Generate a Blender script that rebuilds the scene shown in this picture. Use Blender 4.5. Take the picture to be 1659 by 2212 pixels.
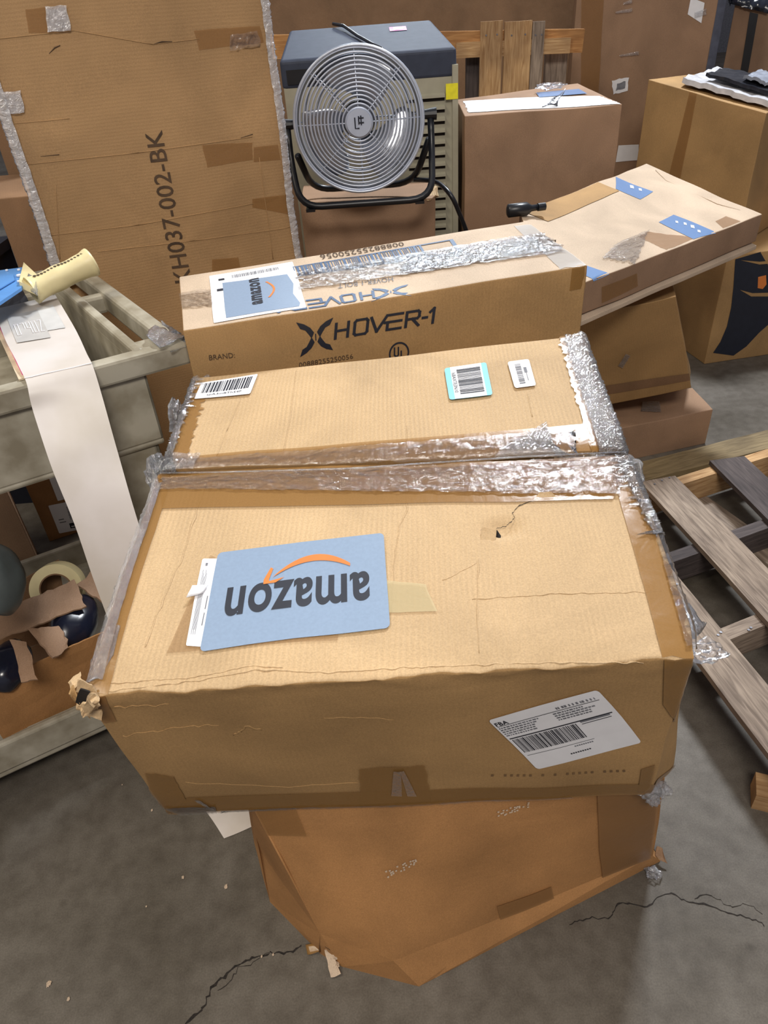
import bpy, bmesh, math, random
from mathutils import Vector, Matrix, noise
from math import sin, cos, pi, radians, atan2, sqrt
random.seed(7)
for o in list(bpy.data.objects): bpy.data.objects.remove(o)
S = bpy.context.scene; COL = S.collection
V = Vector
# ------------------------------------------------------------------ camera
F_PX, CX, CY, CAM_H = 1533.0, 829.5, 1106.0, 1.5
_n = V((160.0, 2094.0, F_PX)).normalized()                 # straight down, seen from the camera
_Y = (V((0, 0, 1)) - _n * _n.z).normalized(); _X = _n.cross(_Y)
if _X.x < 0: _X = -_X
M3 = Matrix((_X, _Y, -_n))                                  # camera (right, down, forward) -> world
CAM = V((0, 0, CAM_H))
cd = bpy.data.cameras.new('camera'); cam = bpy.data.objects.new('camera', cd); COL.objects.link(cam)
c0, c1, c2 = M3.col[0], M3.col[1], M3.col[2]
R = Matrix(((c0[0], -c1[0], -c2[0]), (c0[1], -c1[1], -c2[1]), (c0[2], -c1[2], -c2[2])))
cam.matrix_world = Matrix.Translation(CAM) @ R.to_4x4()
cd.sensor_fit = 'VERTICAL'; cd.sensor_height = 24; cd.lens = F_PX / 2212 * 24; cd.clip_start = .02
S.camera = cam
def ray(x, y): return M3 @ V(((x - CX) / F_PX, (y - CY) / F_PX, 1))
def pz(x, y, z): r = ray(x, y); return CAM + r * ((z - CAM_H) / r.z)
def py(x, y, Y): r = ray(x, y); return CAM + r * (Y / r.y)
def pp(x, y, P0, N): r = ray(x, y); return CAM + r * ((V(P0) - CAM).dot(V(N)) / r.dot(V(N)))
def proj(P):
    d = M3.transposed() @ (P - CAM); return (CX + F_PX * d.x / d.z, CY + F_PX * d.y / d.z)
# ------------------------------------------------------------------ view, world, lamps
S.view_settings.view_transform = 'Standard'; S.view_settings.look = 'None'
S.view_settings.exposure = -0.10; S.view_settings.gamma = 1; S.view_settings.use_curve_mapping = False
W = bpy.data.worlds.new('World'); S.world = W; W.use_nodes = True
W.node_tree.nodes['Background'].inputs[0].default_value = (0.95, 0.92, 1.0, 1)
W.node_tree.nodes['Background'].inputs[1].default_value = 0.26
def area(name, loc, target, sx, sy, power, col):
    l = bpy.data.lights.new(name, 'AREA'); l.shape = 'RECTANGLE'; l.size = sx; l.size_y = sy; l.energy = power; l.color = col
    o = bpy.data.objects.new(name, l); COL.objects.link(o); o.location = loc
    o.rotation_euler = (V(target) - V(loc)).to_track_quat('-Z', 'Y').to_euler(); return o
area('ceiling_lamp_cool', (1.85, 4.6, 5.2), (0.3, 1.0, .6), 0.9, .45, 370, (.90, .95, 1.0))
area('ceiling_lamp_far', (0.9, 14.0, 6.0), (0.3, 1.5, .6), 2.8, 1.2, 330, (.85, .94, 1.0))
area('ceiling_lamp_warm', (-2.6, .6, 4.6), (0, 1.2, .5), 1.4, .6, 85, (1.0, .90, .72))
area('fill_lamp_near', (.2, -1.6, 3.9), (0, 1.2, .5), 1.6, .8, 112, (1.0, .93, .84))  # added fill lamp that brightens the front faces
# ------------------------------------------------------------------ materials
MATS = {}
def newmat(name):
    m = bpy.data.materials.new(name); m.use_nodes = True; MATS[name] = m
    nt = m.node_tree; return m, nt, nt.nodes['Principled BSDF']
def lin(c):
    return tuple(((x / 255) / 12.92 if x / 255 < .04045 else ((x / 255 + .055) / 1.055) ** 2.4) for x in c) + (1,)
def N(nt, t, **k):
    n = nt.nodes.new(t)
    for a, b in k.items():
        if a.startswith('i_'): n.inputs[int(a[2:])].default_value = b
        else: setattr(n, a, b)
    return n
def ramp(nt, src, stops):
    r = nt.nodes.new('ShaderNodeValToRGB'); e = r.color_ramp.elements
    while len(e) < len(stops): e.new(.5)
    for i, (p, c) in enumerate(stops): e[i].position = p; e[i].color = c
    nt.links.new(src, r.inputs[0]); return r.outputs[0]
def mixc(nt, a, b, f, mode='MIX'):
    m = nt.nodes.new('ShaderNodeMix'); m.data_type = 'RGBA'; m.blend_type = mode
    for s, v in ((m.inputs[0], f), (m.inputs[6], a), (m.inputs[7], b)):
        if hasattr(v, 'links'): nt.links.new(v, s)
        else: s.default_value = v
    return m.outputs[2]
def plain(name, c, rough=.6, metal=0, spec=.5, noise_amt=.12, scale=30, bump=0, c2=None, emit=None):
    m, nt, p = newmat(name)
    tc = N(nt, 'ShaderNodeTexCoord'); nz = N(nt, 'ShaderNodeTexNoise'); nz.inputs['Scale'].default_value = scale
    nz.inputs['Detail'].default_value = 5; nt.links.new(tc.outputs['Object'], nz.inputs['Vector'])
    a = lin(c); b = lin(c2) if c2 else tuple(x * (1 - noise_amt * 2) for x in a[:3]) + (1,)
    nt.links.new(ramp(nt, nz.outputs[0], [(.35, b), (.65, a)]), p.inputs['Base Color'])
    p.inputs['Roughness'].default_value = rough; p.inputs['Metallic'].default_value = metal
    p.inputs['Specular IOR Level'].default_value = spec
    if bump:
        bp = N(nt, 'ShaderNodeBump'); bp.inputs['Strength'].default_value = bump; bp.inputs['Distance'].default_value = .002
        nt.links.new(nz.outputs[0], bp.inputs['Height']); nt.links.new(bp.outputs[0], p.inputs['Normal'])
    return m
def cardboard(name, c, flute=0, fl_amt=.35, stain=.12, grain=.10):
    m, nt, p = newmat(name); a = lin(c)
    uv = N(nt, 'ShaderNodeUVMap'); uv.uv_map = 'UVMap'; sep = N(nt, 'ShaderNodeSeparateXYZ'); nt.links.new(uv.outputs[0], sep.inputs[0])
    tc = N(nt, 'ShaderNodeTexCoord')
    n1 = N(nt, 'ShaderNodeTexNoise'); n1.inputs['Scale'].default_value = 4.5; n1.inputs['Detail'].default_value = 6; n1.inputs['Distortion'].default_value = .6
    n2 = N(nt, 'ShaderNodeTexNoise'); n2.inputs['Scale'].default_value = 420; n2.inputs['Detail'].default_value = 3
    for n in (n1, n2): nt.links.new(tc.outputs['Object'], n.inputs['Vector'])
    dk = tuple(x * (1 - stain * 1.8) for x in a[:3]) + (1,); lt = tuple(min(1, x * (1 + stain)) for x in a[:3]) + (1,)
    col = ramp(nt, n1.outputs[0], [(.3, dk), (.7, lt)])
    g = ramp(nt, n2.outputs[0], [(.3, (1 - grain * 2,) * 3 + (1,)), (.7, (1 + 0 * grain,) * 3 + (1,))])
    col = mixc(nt, col, g, 1.0, 'MULTIPLY')
    # faint flute lines, about 7 mm apart
    ma = N(nt, 'ShaderNodeMath', operation='MULTIPLY', i_1=2 * pi / .0075); nt.links.new(sep.outputs[flute], ma.inputs[0])
    sn = N(nt, 'ShaderNodeMath', operation='SINE'); nt.links.new(ma.outputs[0], sn.inputs[0])
    n3 = N(nt, 'ShaderNodeTexNoise'); n3.inputs['Scale'].default_value = 9; nt.links.new(tc.outputs['Object'], n3.inputs['Vector'])
    msk = ramp(nt, n3.outputs[0], [(.42, (0, 0, 0, 1)), (.68, (1, 1, 1, 1))])
    mm = N(nt, 'ShaderNodeMath', operation='MULTIPLY'); nt.links.new(sn.outputs[0], mm.inputs[0]); nt.links.new(msk, mm.inputs[1])
    m2 = N(nt, 'ShaderNodeMath', operation='MULTIPLY_ADD', i_1=.045 * fl_amt, i_2=1.0); nt.links.new(mm.outputs[0], m2.inputs[0])
    col = mixc(nt, col, m2.outputs[0], 1.0, 'MULTIPLY')
    nt.links.new(col, p.inputs['Base Color'])
    hs = N(nt, 'ShaderNodeMath', operation='MULTIPLY_ADD', i_1=fl_amt); nt.links.new(sn.outputs[0], hs.inputs[0]); nt.links.new(n2.outputs[0], hs.inputs[2])
    bp = N(nt, 'ShaderNodeBump'); bp.inputs['Strength'].default_value = .25; bp.inputs['Distance'].default_value = .0006
    nt.links.new(hs.outputs[0], bp.inputs['Height'])
    n4 = N(nt, 'ShaderNodeTexNoise'); n4.inputs['Scale'].default_value = 12; n4.inputs['Detail'].default_value = 4; nt.links.new(tc.outputs['Object'], n4.inputs['Vector'])
    b2 = N(nt, 'ShaderNodeBump'); b2.inputs['Strength'].default_value = .35; b2.inputs['Distance'].default_value = .004
    nt.links.new(n4.outputs[0], b2.inputs['Height']); nt.links.new(bp.outputs[0], b2.inputs['Normal']); nt.links.new(b2.outputs[0], p.inputs['Normal'])
    p.inputs['Roughness'].default_value = .72; p.inputs['Specular IOR Level'].default_value = .3
    return m
def clearish(name, tint, opacity, rough=.12, bump=.5, bscale=60, gloss=1.0, stretch=(1, 1, 1)):
    m, nt, p = newmat(name); nt.nodes.remove(p); out = nt.nodes['Material Output']
    tr = N(nt, 'ShaderNodeBsdfTransparent'); tr.inputs[0].default_value = (1, 1, 1, 1)
    pr = N(nt, 'ShaderNodeBsdfDiffuse'); pr.inputs[0].default_value = tint
    gl = N(nt, 'ShaderNodeBsdfGlossy'); gl.inputs['Roughness'].default_value = rough; gl.inputs[0].default_value = (.95, .97, 1, 1)
    m1 = N(nt, 'ShaderNodeMixShader'); m1.inputs[0].default_value = opacity
    nt.links.new(tr.outputs[0], m1.inputs[1]); nt.links.new(pr.outputs[0], m1.inputs[2])
    fr = N(nt, 'ShaderNodeFresnel'); fr.inputs[0].default_value = 1.45
    fm = N(nt, 'ShaderNodeMath', operation='MULTIPLY', i_1=gloss); nt.links.new(fr.outputs[0], fm.inputs[0])
    m2 = N(nt, 'ShaderNodeMixShader'); nt.links.new(fm.outputs[0], m2.inputs[0]); nt.links.new(m1.outputs[0], m2.inputs[1]); nt.links.new(gl.outputs[0], m2.inputs[2])
    uv = N(nt, 'ShaderNodeUVMap'); uv.uv_map = 'UVMap'; mp = N(nt, 'ShaderNodeMapping'); mp.inputs['Scale'].default_value = stretch
    nt.links.new(uv.outputs[0], mp.inputs[0])
    nz = N(nt, 'ShaderNodeTexNoise'); nz.inputs['Scale'].default_value = bscale; nz.inputs['Detail'].default_value = 6; nz.inputs['Distortion'].default_value = 1.0
    nt.links.new(mp.outputs[0], nz.inputs['Vector'])
    bp = N(nt, 'ShaderNodeBump'); bp.inputs['Strength'].default_value = bump; bp.inputs['Distance'].default_value = .004
    nt.links.new(nz.outputs[0], bp.inputs['Height'])
    for n in (gl, pr, fr): nt.links.new(bp.outputs[0], n.inputs['Normal'])
    nt.links.new(m2.outputs[0], out.inputs[0]); return m
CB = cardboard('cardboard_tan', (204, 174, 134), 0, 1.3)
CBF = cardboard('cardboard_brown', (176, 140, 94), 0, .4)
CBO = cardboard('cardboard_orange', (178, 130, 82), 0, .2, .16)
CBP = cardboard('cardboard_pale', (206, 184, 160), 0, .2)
CBL = cardboard('cardboard_lined', (180, 144, 102), 1, .45)
CBD = cardboard('cardboard_dull', (162, 130, 104), 0, .2)
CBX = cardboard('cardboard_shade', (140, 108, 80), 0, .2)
TAPE = clearish('brown_tape', lin((156, 116, 64)), .66, .25, .25, 18, .8)
TAPE2 = clearish('brown_tape_pale', lin((164, 120, 72)), .5, .3, .25, 18, .7)
FILM = clearish('clear_film', lin((225, 225, 232)), .05, .12, .9, 55, 1.5)
FILM2 = clearish('crinkled_film', lin((238, 238, 242)), .12, .10, 1.0, 170, 3.0)
WHITE = plain('white_paper', (236, 236, 240), .6, noise_amt=.02)
BLUEP = plain('grey_blue_print', (138, 158, 184), .42, noise_amt=.03, scale=200)
CYAN = plain('cyan_print', (122, 200, 232), .5, noise_amt=.02)
INK = plain('black_ink', (38, 42, 54), .6, noise_amt=.1)
INKS = plain('navy_ink', (30, 34, 48), .6, noise_amt=.1)
INKB = plain('blue_ink', (72, 98, 134), .5, noise_amt=.1)
INKG = plain('brown_ink', (88, 68, 50), .8, noise_amt=.2)
INKL = plain('grey_ink', (128, 130, 138), .7, noise_amt=.2)
ORG = plain('orange_ink', (222, 128, 60), .5, noise_amt=.05)
DARK = plain('hollow_shade', (30, 24, 20), .9)  # dark colour standing in for shade inside tears, creases and gaps
BTAPE = clearish('blue_tape', lin((110, 140, 185)), .95, .25, .3, 18, .9)
SPARK = clearish('sparkling_film', lin((240, 240, 244)), .45, .08, 1.0, 120, 3.5)
# ------------------------------------------------------------------ mesh helpers
def mk(name, verts, faces, mats, parent=None, uvs=None, midx=None, smooth=False, M=None):
    me = bpy.data.meshes.new(name)
    if M is None and parent is not None: M = W2L.get(parent.name)
    if M is not None: verts = [M @ V(v) for v in verts]
    me.from_pydata([tuple(v) for v in verts], [], faces)
    for m in (mats if isinstance(mats, (list, tuple)) else [mats]): me.materials.append(m)
    if midx: me.polygons.foreach_set('material_index', midx)
    ul = me.uv_layers.new(name='UVMap')
    if uvs:
        for l in me.loops: ul.data[l.index].uv = uvs[l.vertex_index]
    else:
        for p in me.polygons:
            n = p.normal; ax = max(range(3), key=lambda i: abs(n[i])); k = [(1, 2), (0, 2), (0, 1)][ax]
            for li in p.loop_indices:
                co = me.vertices[me.loops[li].vertex_index].co; ul.data[li].uv = (co[k[0]], co[k[1]])
    if smooth: me.polygons.foreach_set('use_smooth', [True] * len(me.polygons))
    me.update()
    o = bpy.data.objects.new(name, me); COL.objects.link(o)
    if parent is not None: o.parent = parent
    return o
W2L = {}
def thing(name, label, cat, loc=(0, 0, 0), yaw=0, group=None):
    o = bpy.data.objects.new(name, None); COL.objects.link(o); o.location = loc; o.rotation_euler = (0, 0, yaw)
    o.empty_display_size = .1; o['label'] = label; o['category'] = cat
    if group: o['group'] = group
    W2L[o.name] = (Matrix.Translation(V(loc)) @ Matrix.Rotation(yaw, 4, 'Z')).inverted()
    return o
def tag(o, label=None, cat=None, group=None, kind=None):
    for k, v in (('label', label), ('category', cat), ('group', group), ('kind', kind)):
        if v: o[k] = v
    return o
class MB:                                           # collects pieces of ONE mesh
    def __init__(s): s.v = []; s.f = []; s.m = []; s.uv = []
    def add(s, v, f, mi=0, uv=None):
        b = len(s.v); s.v += [V(x) for x in v]; s.f += [tuple(i + b for i in q) for q in f]; s.m += [mi] * len(f)
        s.uv += uv if uv else [(x[0], x[1]) for x in s.v[b:]]; return s
    def box(s, a, b, mi=0, T=None):
        x0, y0, z0 = a; x1, y1, z1 = b
        v = [V(p) for p in ((x0, y0, z0), (x1, y0, z0), (x1, y1, z0), (x0, y1, z0), (x0, y0, z1), (x1, y0, z1), (x1, y1, z1), (x0, y1, z1))]
        if T: v = [T(p) if callable(T) else T @ p for p in v]
        return s.add(v, [(3, 2, 1, 0), (4, 5, 6, 7), (0, 1, 5, 4), (1, 2, 6, 5), (2, 3, 7, 6), (3, 0, 4, 7)], mi)
    def tube(s, pts, r, n=8, mi=0, closed=False, flat=1.0, cap=True):
        pts = [V(p) for p in pts]; L = len(pts); rs = r if isinstance(r, (list, tuple)) else [r] * L; vv = []; ff = []; up = None
        for i, p in enumerate(pts):
            a = pts[(i - 1) % L] if (closed or i > 0) else p; b = pts[(i + 1) % L] if (closed or i < L - 1) else p
            t = (b - a).normalized()
            if up is None: up = V((0, 0, 1)) if abs(t.z) < .9 else V((1, 0, 0))
            x = up.cross(t).normalized(); up = t.cross(x).normalized()
            for k in range(n): vv.append(p + x * (cos(2 * pi * k / n) * rs[i]) + up * (sin(2 * pi * k / n) * rs[i] * flat))
        for i in range(L if closed else L - 1):
            j = (i + 1) % L
            for k in range(n): q = (k + 1) % n; ff.append((i * n + k, i * n + q, j * n + q, j * n + k))
        if not closed and cap: ff.append(tuple(range(n))[::-1]); ff.append(tuple((L - 1) * n + k for k in range(n)))
        return s.add(vv, ff, mi)
    def build(s, name, mats, parent=None, smooth=False, M=None, useuv=False):
        return mk(name, s.v, s.f, mats, parent, s.uv if useuv else None, s.m, smooth, M)
def smoothstep(x, a=0., b=1.):
    t = min(1, max(0, (x - a) / (b - a))); return t * t * (3 - 2 * t)
def nv(p, sc, seed=0):
    q = V(p) * sc + V((seed * 7.3, seed * 3.1, seed * 1.7))
    return V((noise.noise(q), noise.noise(q + V((31.4, 11.7, 5.3))), noise.noise(q + V((-17.9, 47.1, 23.8)))))
class Hexa:
    """a carton: eight real corners, slightly rounded edges and a dent function shared by its faces, tape and labels"""
    def __init__(s, bot, top, name, label, mat, cell=.02, r=.004, amp=.0015, freq=6, deform=None, group=None, cat='cardboard box', mats=None, seed=1):
        s.B = [V(p) for p in bot]; s.T = [V(p) for p in top]      # FL, FR, BR, BL
        s.L = ((s.T[1] - s.T[0]).length + (s.T[2] - s.T[3]).length) / 2
        s.W = ((s.T[3] - s.T[0]).length + (s.T[2] - s.T[1]).length) / 2
        s.H = sum((s.T[i] - s.B[i]).length for i in range(4)) / 4
        s.r = r; s.amp = amp; s.freq = freq; s.deform = deform; s.seed = seed
        c = sum(s.B, V((0, 0, 0))) / 4; d = s.B[1] - s.B[0]
        s.root = thing(name, label, cat, c, atan2(d.y, d.x), group)
        def lines(L):
            n = max(1, int(round((L - 2 * r) / cell))); return [0, r * .3, r * .65] + [r + (L - 2 * r) * i / n for i in range(n + 1)] + [L - r * .65, L - r * .3, L]
        X, Y, Z = lines(s.L), lines(s.W), lines(s.H); vid = {}; vs = []; fs = []; uv = []; mi = []
        def vert(p):
            k = tuple(round(q, 6) for q in p)
            if k not in vid: vid[k] = len(vs); vs.append(s.pt(*p))
            return vid[k]
        lay = []
        def side(A, Bv, fn, m, fu):
            for i in range(len(A) - 1):
                for j in range(len(Bv) - 1):
                    q = [(A[i], Bv[j]), (A[i + 1], Bv[j]), (A[i + 1], Bv[j + 1]), (A[i], Bv[j + 1])]
                    fs.append([vert(fn(*t)) for t in q]); lay.append(q); mi.append(m)
        mm = mats or {}
        ml = [mat] + list(dict.fromkeys(v for v in mm.values()))
        ix = lambda f: ml.index(mm[f]) if f in mm else 0
        side(X, Y, lambda a, b: (a, b, s.H), ix('top'), 0)
        side(Y, X, lambda a, b: (b, a, 0), ix('bottom'), 0)
        side(X, Z, lambda a, b: (a, 0, b), ix('front'), 0)
        side(Z, X, lambda a, b: (b, s.W, a), ix('back'), 0)
        side(Y, Z, lambda a, b: (s.L, a, b), ix('right'), 0)
        side(Z, Y, lambda a, b: (0, b, a), ix('left'), 0)
        me = bpy.data.meshes.new('carton_body'); Mi = W2L[s.root.name]
        me.from_pydata([tuple(Mi @ p) for p in vs], [], fs)
        for m in ml: me.materials.append(m)
        me.polygons.foreach_set('material_index', mi); ul = me.uv_layers.new(name='UVMap'); k = 0
        for q in lay:
            for t in q: ul.data[k].uv = t; k += 1
        me.polygons.foreach_set('use_smooth', [True] * len(fs)); me.update()
        s.body = bpy.data.objects.new('carton_body', me); COL.objects.link(s.body); s.body.parent = s.root
    def pt(s, x, y, z, e=0.0):
        r = s.r; p = V((x, y, z)); q = V((min(max(x, r), s.L - r), min(max(y, r), s.W - r), min(max(z, r), s.H - r)))
        d = p - q
        if d.length > 1e-9: q = q + d.normalized() * (r + e)
        a, b, c = q.x / s.L, q.y / s.W, q.z / s.H
        lo = s.B[0].lerp(s.B[1], a).lerp(s.B[3].lerp(s.B[2], a), b); hi = s.T[0].lerp(s.T[1], a).lerp(s.T[3].lerp(s.T[2], a), b)
        P = lo.lerp(hi, c)
        cc = V((min(max(x, 0), s.L), min(max(y, 0), s.W), min(max(z, 0), s.H)))
        P = P + nv(cc, s.freq, s.seed) * s.amp
        if s.deform: P = P + V(s.deform(cc.x, cc.y, cc.z, s))
        return P
    def sf(s, face, u, v, e=.0006):
        L, Wd, H = s.L, s.W, s.H
        if face == 'top':
            if v < 0: return s.pt(u, 0, H + v, e) 
            if v > Wd: return s.pt(u, Wd, H - (v - Wd), e)
            if u < 0: return s.pt(0, v, H + u, e)
            if u > L: return s.pt(L, v, H - (u - L), e)
            return s.pt(u, v, H, e)
        if face == 'front':
            if v > H: return s.pt(u, v - H, H, e)
            if v < 0: return s.pt(u, -v, 0, e)
            if u > L: return s.pt(L, u - L, v, e)
            if u < 0: return s.pt(0, -u, v, e)
            return s.pt(u, 0, v, e)
        if face == 'right': return s.pt(L, u, v, e)
        if face == 'left': return s.pt(0, u, v, e)
    def uv(s, face, px, pyy):
        u, v = (s.L / 2, s.W / 2) if face == 'top' else ((s.L / 2, s.H / 2) if face == 'front' else (s.W / 2, s.H / 2))
        for _ in range(14):
            h = .002; a = proj(s.sf(face, u, v)); b = proj(s.sf(face, u + h, v)); c = proj(s.sf(face, u, v + h))
            j = ((b[0] - a[0]) / h, (c[0] - a[0]) / h, (b[1] - a[1]) / h, (c[1] - a[1]) / h); dx, dy = px - a[0], pyy - a[1]
            det = j[0] * j[3] - j[1] * j[2]
            if abs(det) < 1e-6: break
            du = (dx * j[3] - j[1] * dy) / det; dv = (j[0] * dy - j[2] * dx) / det; k = min(1, .15 / max(1e-9, sqrt(du * du + dv * dv)))
            u += du * k; v += dv * k
            if abs(du) + abs(dv) < 1e-6: break
        return (u, v)
    def quad(s, face, pts, px=True): return [s.uv(face, *p) if px else p for p in pts]
    def art(s, face, Q):
        """returns f(a,b,e) mapping the unit square on quad Q (bl, br, tr, tl in uv) to the surface"""
        def f(a, b, e=.0008):
            lo = (Q[0][0] + (Q[1][0] - Q[0][0]) * a, Q[0][1] + (Q[1][1] - Q[0][1]) * a); hi = (Q[3][0] + (Q[2][0] - Q[3][0]) * a, Q[3][1] + (Q[2][1] - Q[3][1]) * a)
            return s.sf(face, lo[0] + (hi[0] - lo[0]) * b, lo[1] + (hi[1] - lo[1]) * b, e)
        return f
    def patch(s, face, pts, name, mat, e=.0008, cell=.012, px=True, crink=0, cs=60, rag=0, parent=None, seed=3, tape_uv=True):
        Q = s.quad(face, pts, px); f = s.art(face, Q)
        du = max(V(Q[1]).to_3d().__sub__(V(Q[0]).to_3d()).length, (V(Q[2]) - V(Q[3])).length); dv = max((V(Q[3]) - V(Q[0])).length, (V(Q[2]) - V(Q[1])).length)
        nu = max(2, int(du / cell)); nw = max(2, int(dv / cell)); vs = []; uvs = []
        for j in range(nw + 1):
            for i in range(nu + 1):
                a, b = i / nu, j / nw
                if rag:
                    a += rag * noise.noise(V((b * dv * 40, seed, i > nu / 2))) * (1 if i in (0, nu) else 0); b += rag * noise.noise(V((a * du * 40, seed + 9, j > nw / 2))) * (1 if j in (0, nw) else 0)
                ee = e + (crink * (.5 + abs(noise.noise(V((a * du * cs, b * dv * cs, seed))))) if crink else 0)
                vs.append(f(a, b, ee)); uvs.append((a * du + seed, b * dv))
        fs = [(j * (nu + 1) + i, j * (nu + 1) + i + 1, (j + 1) * (nu + 1) + i + 1, (j + 1) * (nu + 1) + i) for j in range(nw) for i in range(nu)]
        return mk(name, vs, fs, mat, parent or s.root, uvs, smooth=True, M=W2L[s.root.name])
def rrect(x0, y0, x1, y1, rx, ry, n=5):
    p = []
    for cx, cy, a0 in ((x1 - rx, y1 - ry, 0), (x0 + rx, y1 - ry, 90), (x0 + rx, y0 + ry, 180), (x1 - rx, y0 + ry, 270)):
        for i in range(n + 1): a = radians(a0 + 90 * i / n); p.append((cx + rx * cos(a), cy + ry * sin(a)))
    return p
class Art:
    """a label or print: flat artwork in unit coordinates laid on a carton face, one mesh"""
    def __init__(s, hexa, face, pts, name, mats, e=.0012, px=True):
        s.f = hexa.art(face, hexa.quad(face, pts, px)); s.h = hexa; s.name = name; s.mats = mats; s.e = e; s.v = []; s.fc = []; s.m = []; s.lv = {}
    def poly(s, pts, mi=0, lv=0):
        bm = bmesh.new(); vs = [bm.verts.new((p[0], p[1], 0)) for p in pts]
        try: bm.faces.new(vs)
        except ValueError: bm.free(); return s
        bmesh.ops.triangulate(bm, faces=bm.faces[:])
        for _ in range(3):
            ed = [e for e in bm.edges if e.calc_length() > .34]
            if not ed: break
            bmesh.ops.subdivide_edges(bm, edges=ed, cuts=1); bmesh.ops.triangulate(bm, faces=bm.faces[:])
        bm.verts.index_update(); b = len(s.v); s.v += [s.f(v.co.x, v.co.y, s.e + lv * .0005) for v in bm.verts]
        for f in bm.faces: s.fc.append([b + v.index for v in f.verts]); s.m.append(mi)
        bm.free(); return s
    def rect(s, x0, y0, x1, y1, mi=0, lv=1): return s.poly([(x0, y0), (x1, y0), (x1, y1), (x0, y1)], mi, lv)
    def text(s, txt, x0, y0, x1, y1, mi=1, lv=1, bold=0.0, rot=0, shear=0, keep=None, res=3):
        cu = bpy.data.curves.new('t', 'FONT'); cu.body = txt; cu.offset = bold; cu.resolution_u = res; cu.shear = shear; cu.space_character = 1.0 + bold * 3
        o = bpy.data.objects.new('t', cu); COL.objects.link(o); dg = bpy.context.evaluated_depsgraph_get(); dg.update()
        me = bpy.data.meshes.new_from_object(o.evaluated_get(dg)); bpy.data.objects.remove(o); bpy.data.curves.remove(cu)
        if not me.vertices: return s
        xs = [v.co.x for v in me.vertices]; ys = [v.co.y for v in me.vertices]; a, b, c, d = min(xs), max(xs), min(ys), max(ys); base = len(s.v)
        for v in me.vertices:
            p, q = (v.co.x - a) / (b - a), (v.co.y - c) / max(1e-6, d - c)
            if rot == 90: p, q = 1 - q, p
            elif rot == 180: p, q = 1 - p, 1 - q
            elif rot == -90: p, q = q, 1 - p
            s.v.append(s.f(x0 + (x1 - x0) * p, y0 + (y1 - y0) * q, s.e + lv * .0005))
        for f in me.polygons: s.fc.append([base + i for i in f.vertices]); s.m.append(mi)
        bpy.data.meshes.remove(me); return s
    def bars(s, x0, y0, x1, y1, n, mi=1, seed=1, vert=True, lv=1):
        rr = random.Random(seed); ws = [(rr.choice((1, 1, 2, 3)), rr.choice((1, 1, 2, 2))) for _ in range(n)]; tot = sum(a + b for a, b in ws); t = 0
        for a, b in ws:
            p, q = t / tot, (t + a) / tot; t += a + b
            if vert: s.rect(x0 + (x1 - x0) * p, y0, x0 + (x1 - x0) * q, y1, mi, lv)
            else: s.rect(x0, y0 + (y1 - y0) * p, x1, y0 + (y1 - y0) * q, mi, lv)
        return s
    def strokes(s, lines, w, x0, y0, x1, y1, asp, mi=1, lv=1, shear=0):
        for pl in lines:
            for (ax, ay), (bx, by) in zip(pl[:-1], pl[1:]):
                dx, dy = (bx - ax), (by - ay); l = sqrt(dx * dx + dy * dy); dx /= l; dy /= l; nx, ny = -dy * w / 2, dx * w / 2; ex, ey = dx * w * .45, dy * w * .45
                q = [(ax - ex - nx, ay - ey - ny), (bx + ex - nx, by + ey - ny), (bx + ex + nx, by + ey + ny), (ax - ex + nx, ay - ey + ny)]
                s.poly([(x0 + (x1 - x0) * (p[0] + shear * p[1]) / asp, y0 + (y1 - y0) * p[1]) for p in q], mi, lv)
        return s
    def build(s, parent=None): return mk(s.name, s.v, s.fc, s.mats, parent or s.h.root, midx=s.m, M=W2L[s.h.root.name])
def smile(a, x0, y0, x1, y1, mi, flip=False):
    top = []; bot = []
    for i in range(19):
        t = i / 18; x = t * .9; y = .62 * ((2 * (t - .46)) ** 2); th = .32 * sin(pi * (.12 + .88 * t)) ** .8
        top.append((x, y + th * .5)); bot.append((x, y - th * .5))
    f = lambda p: (x0 + (x1 - x0) * p[0], y0 + (y1 - y0) * (p[1] - .0))
    for i in range(18): a.poly([f(bot[i]), f(bot[i + 1]), f(top[i + 1]), f(top[i])], mi, 2)
    a.poly([f(p) for p in ((.76, .78), (.86, 1.0), (1.0, 1.0), (1.0, .92), (.88, .86))], mi, 2)
    a.poly([f(p) for p in ((1.0, 1.0), (1.0, .78), (.93, .22), (.90, .30), (.94, .8), (.93, .95))], mi, 2)
def vbox(top, z0, *a, **k):
    top = [V(p) for p in top]; return Hexa([V((p.x, p.y, z0)) for p in top], top, *a, **k)
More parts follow.
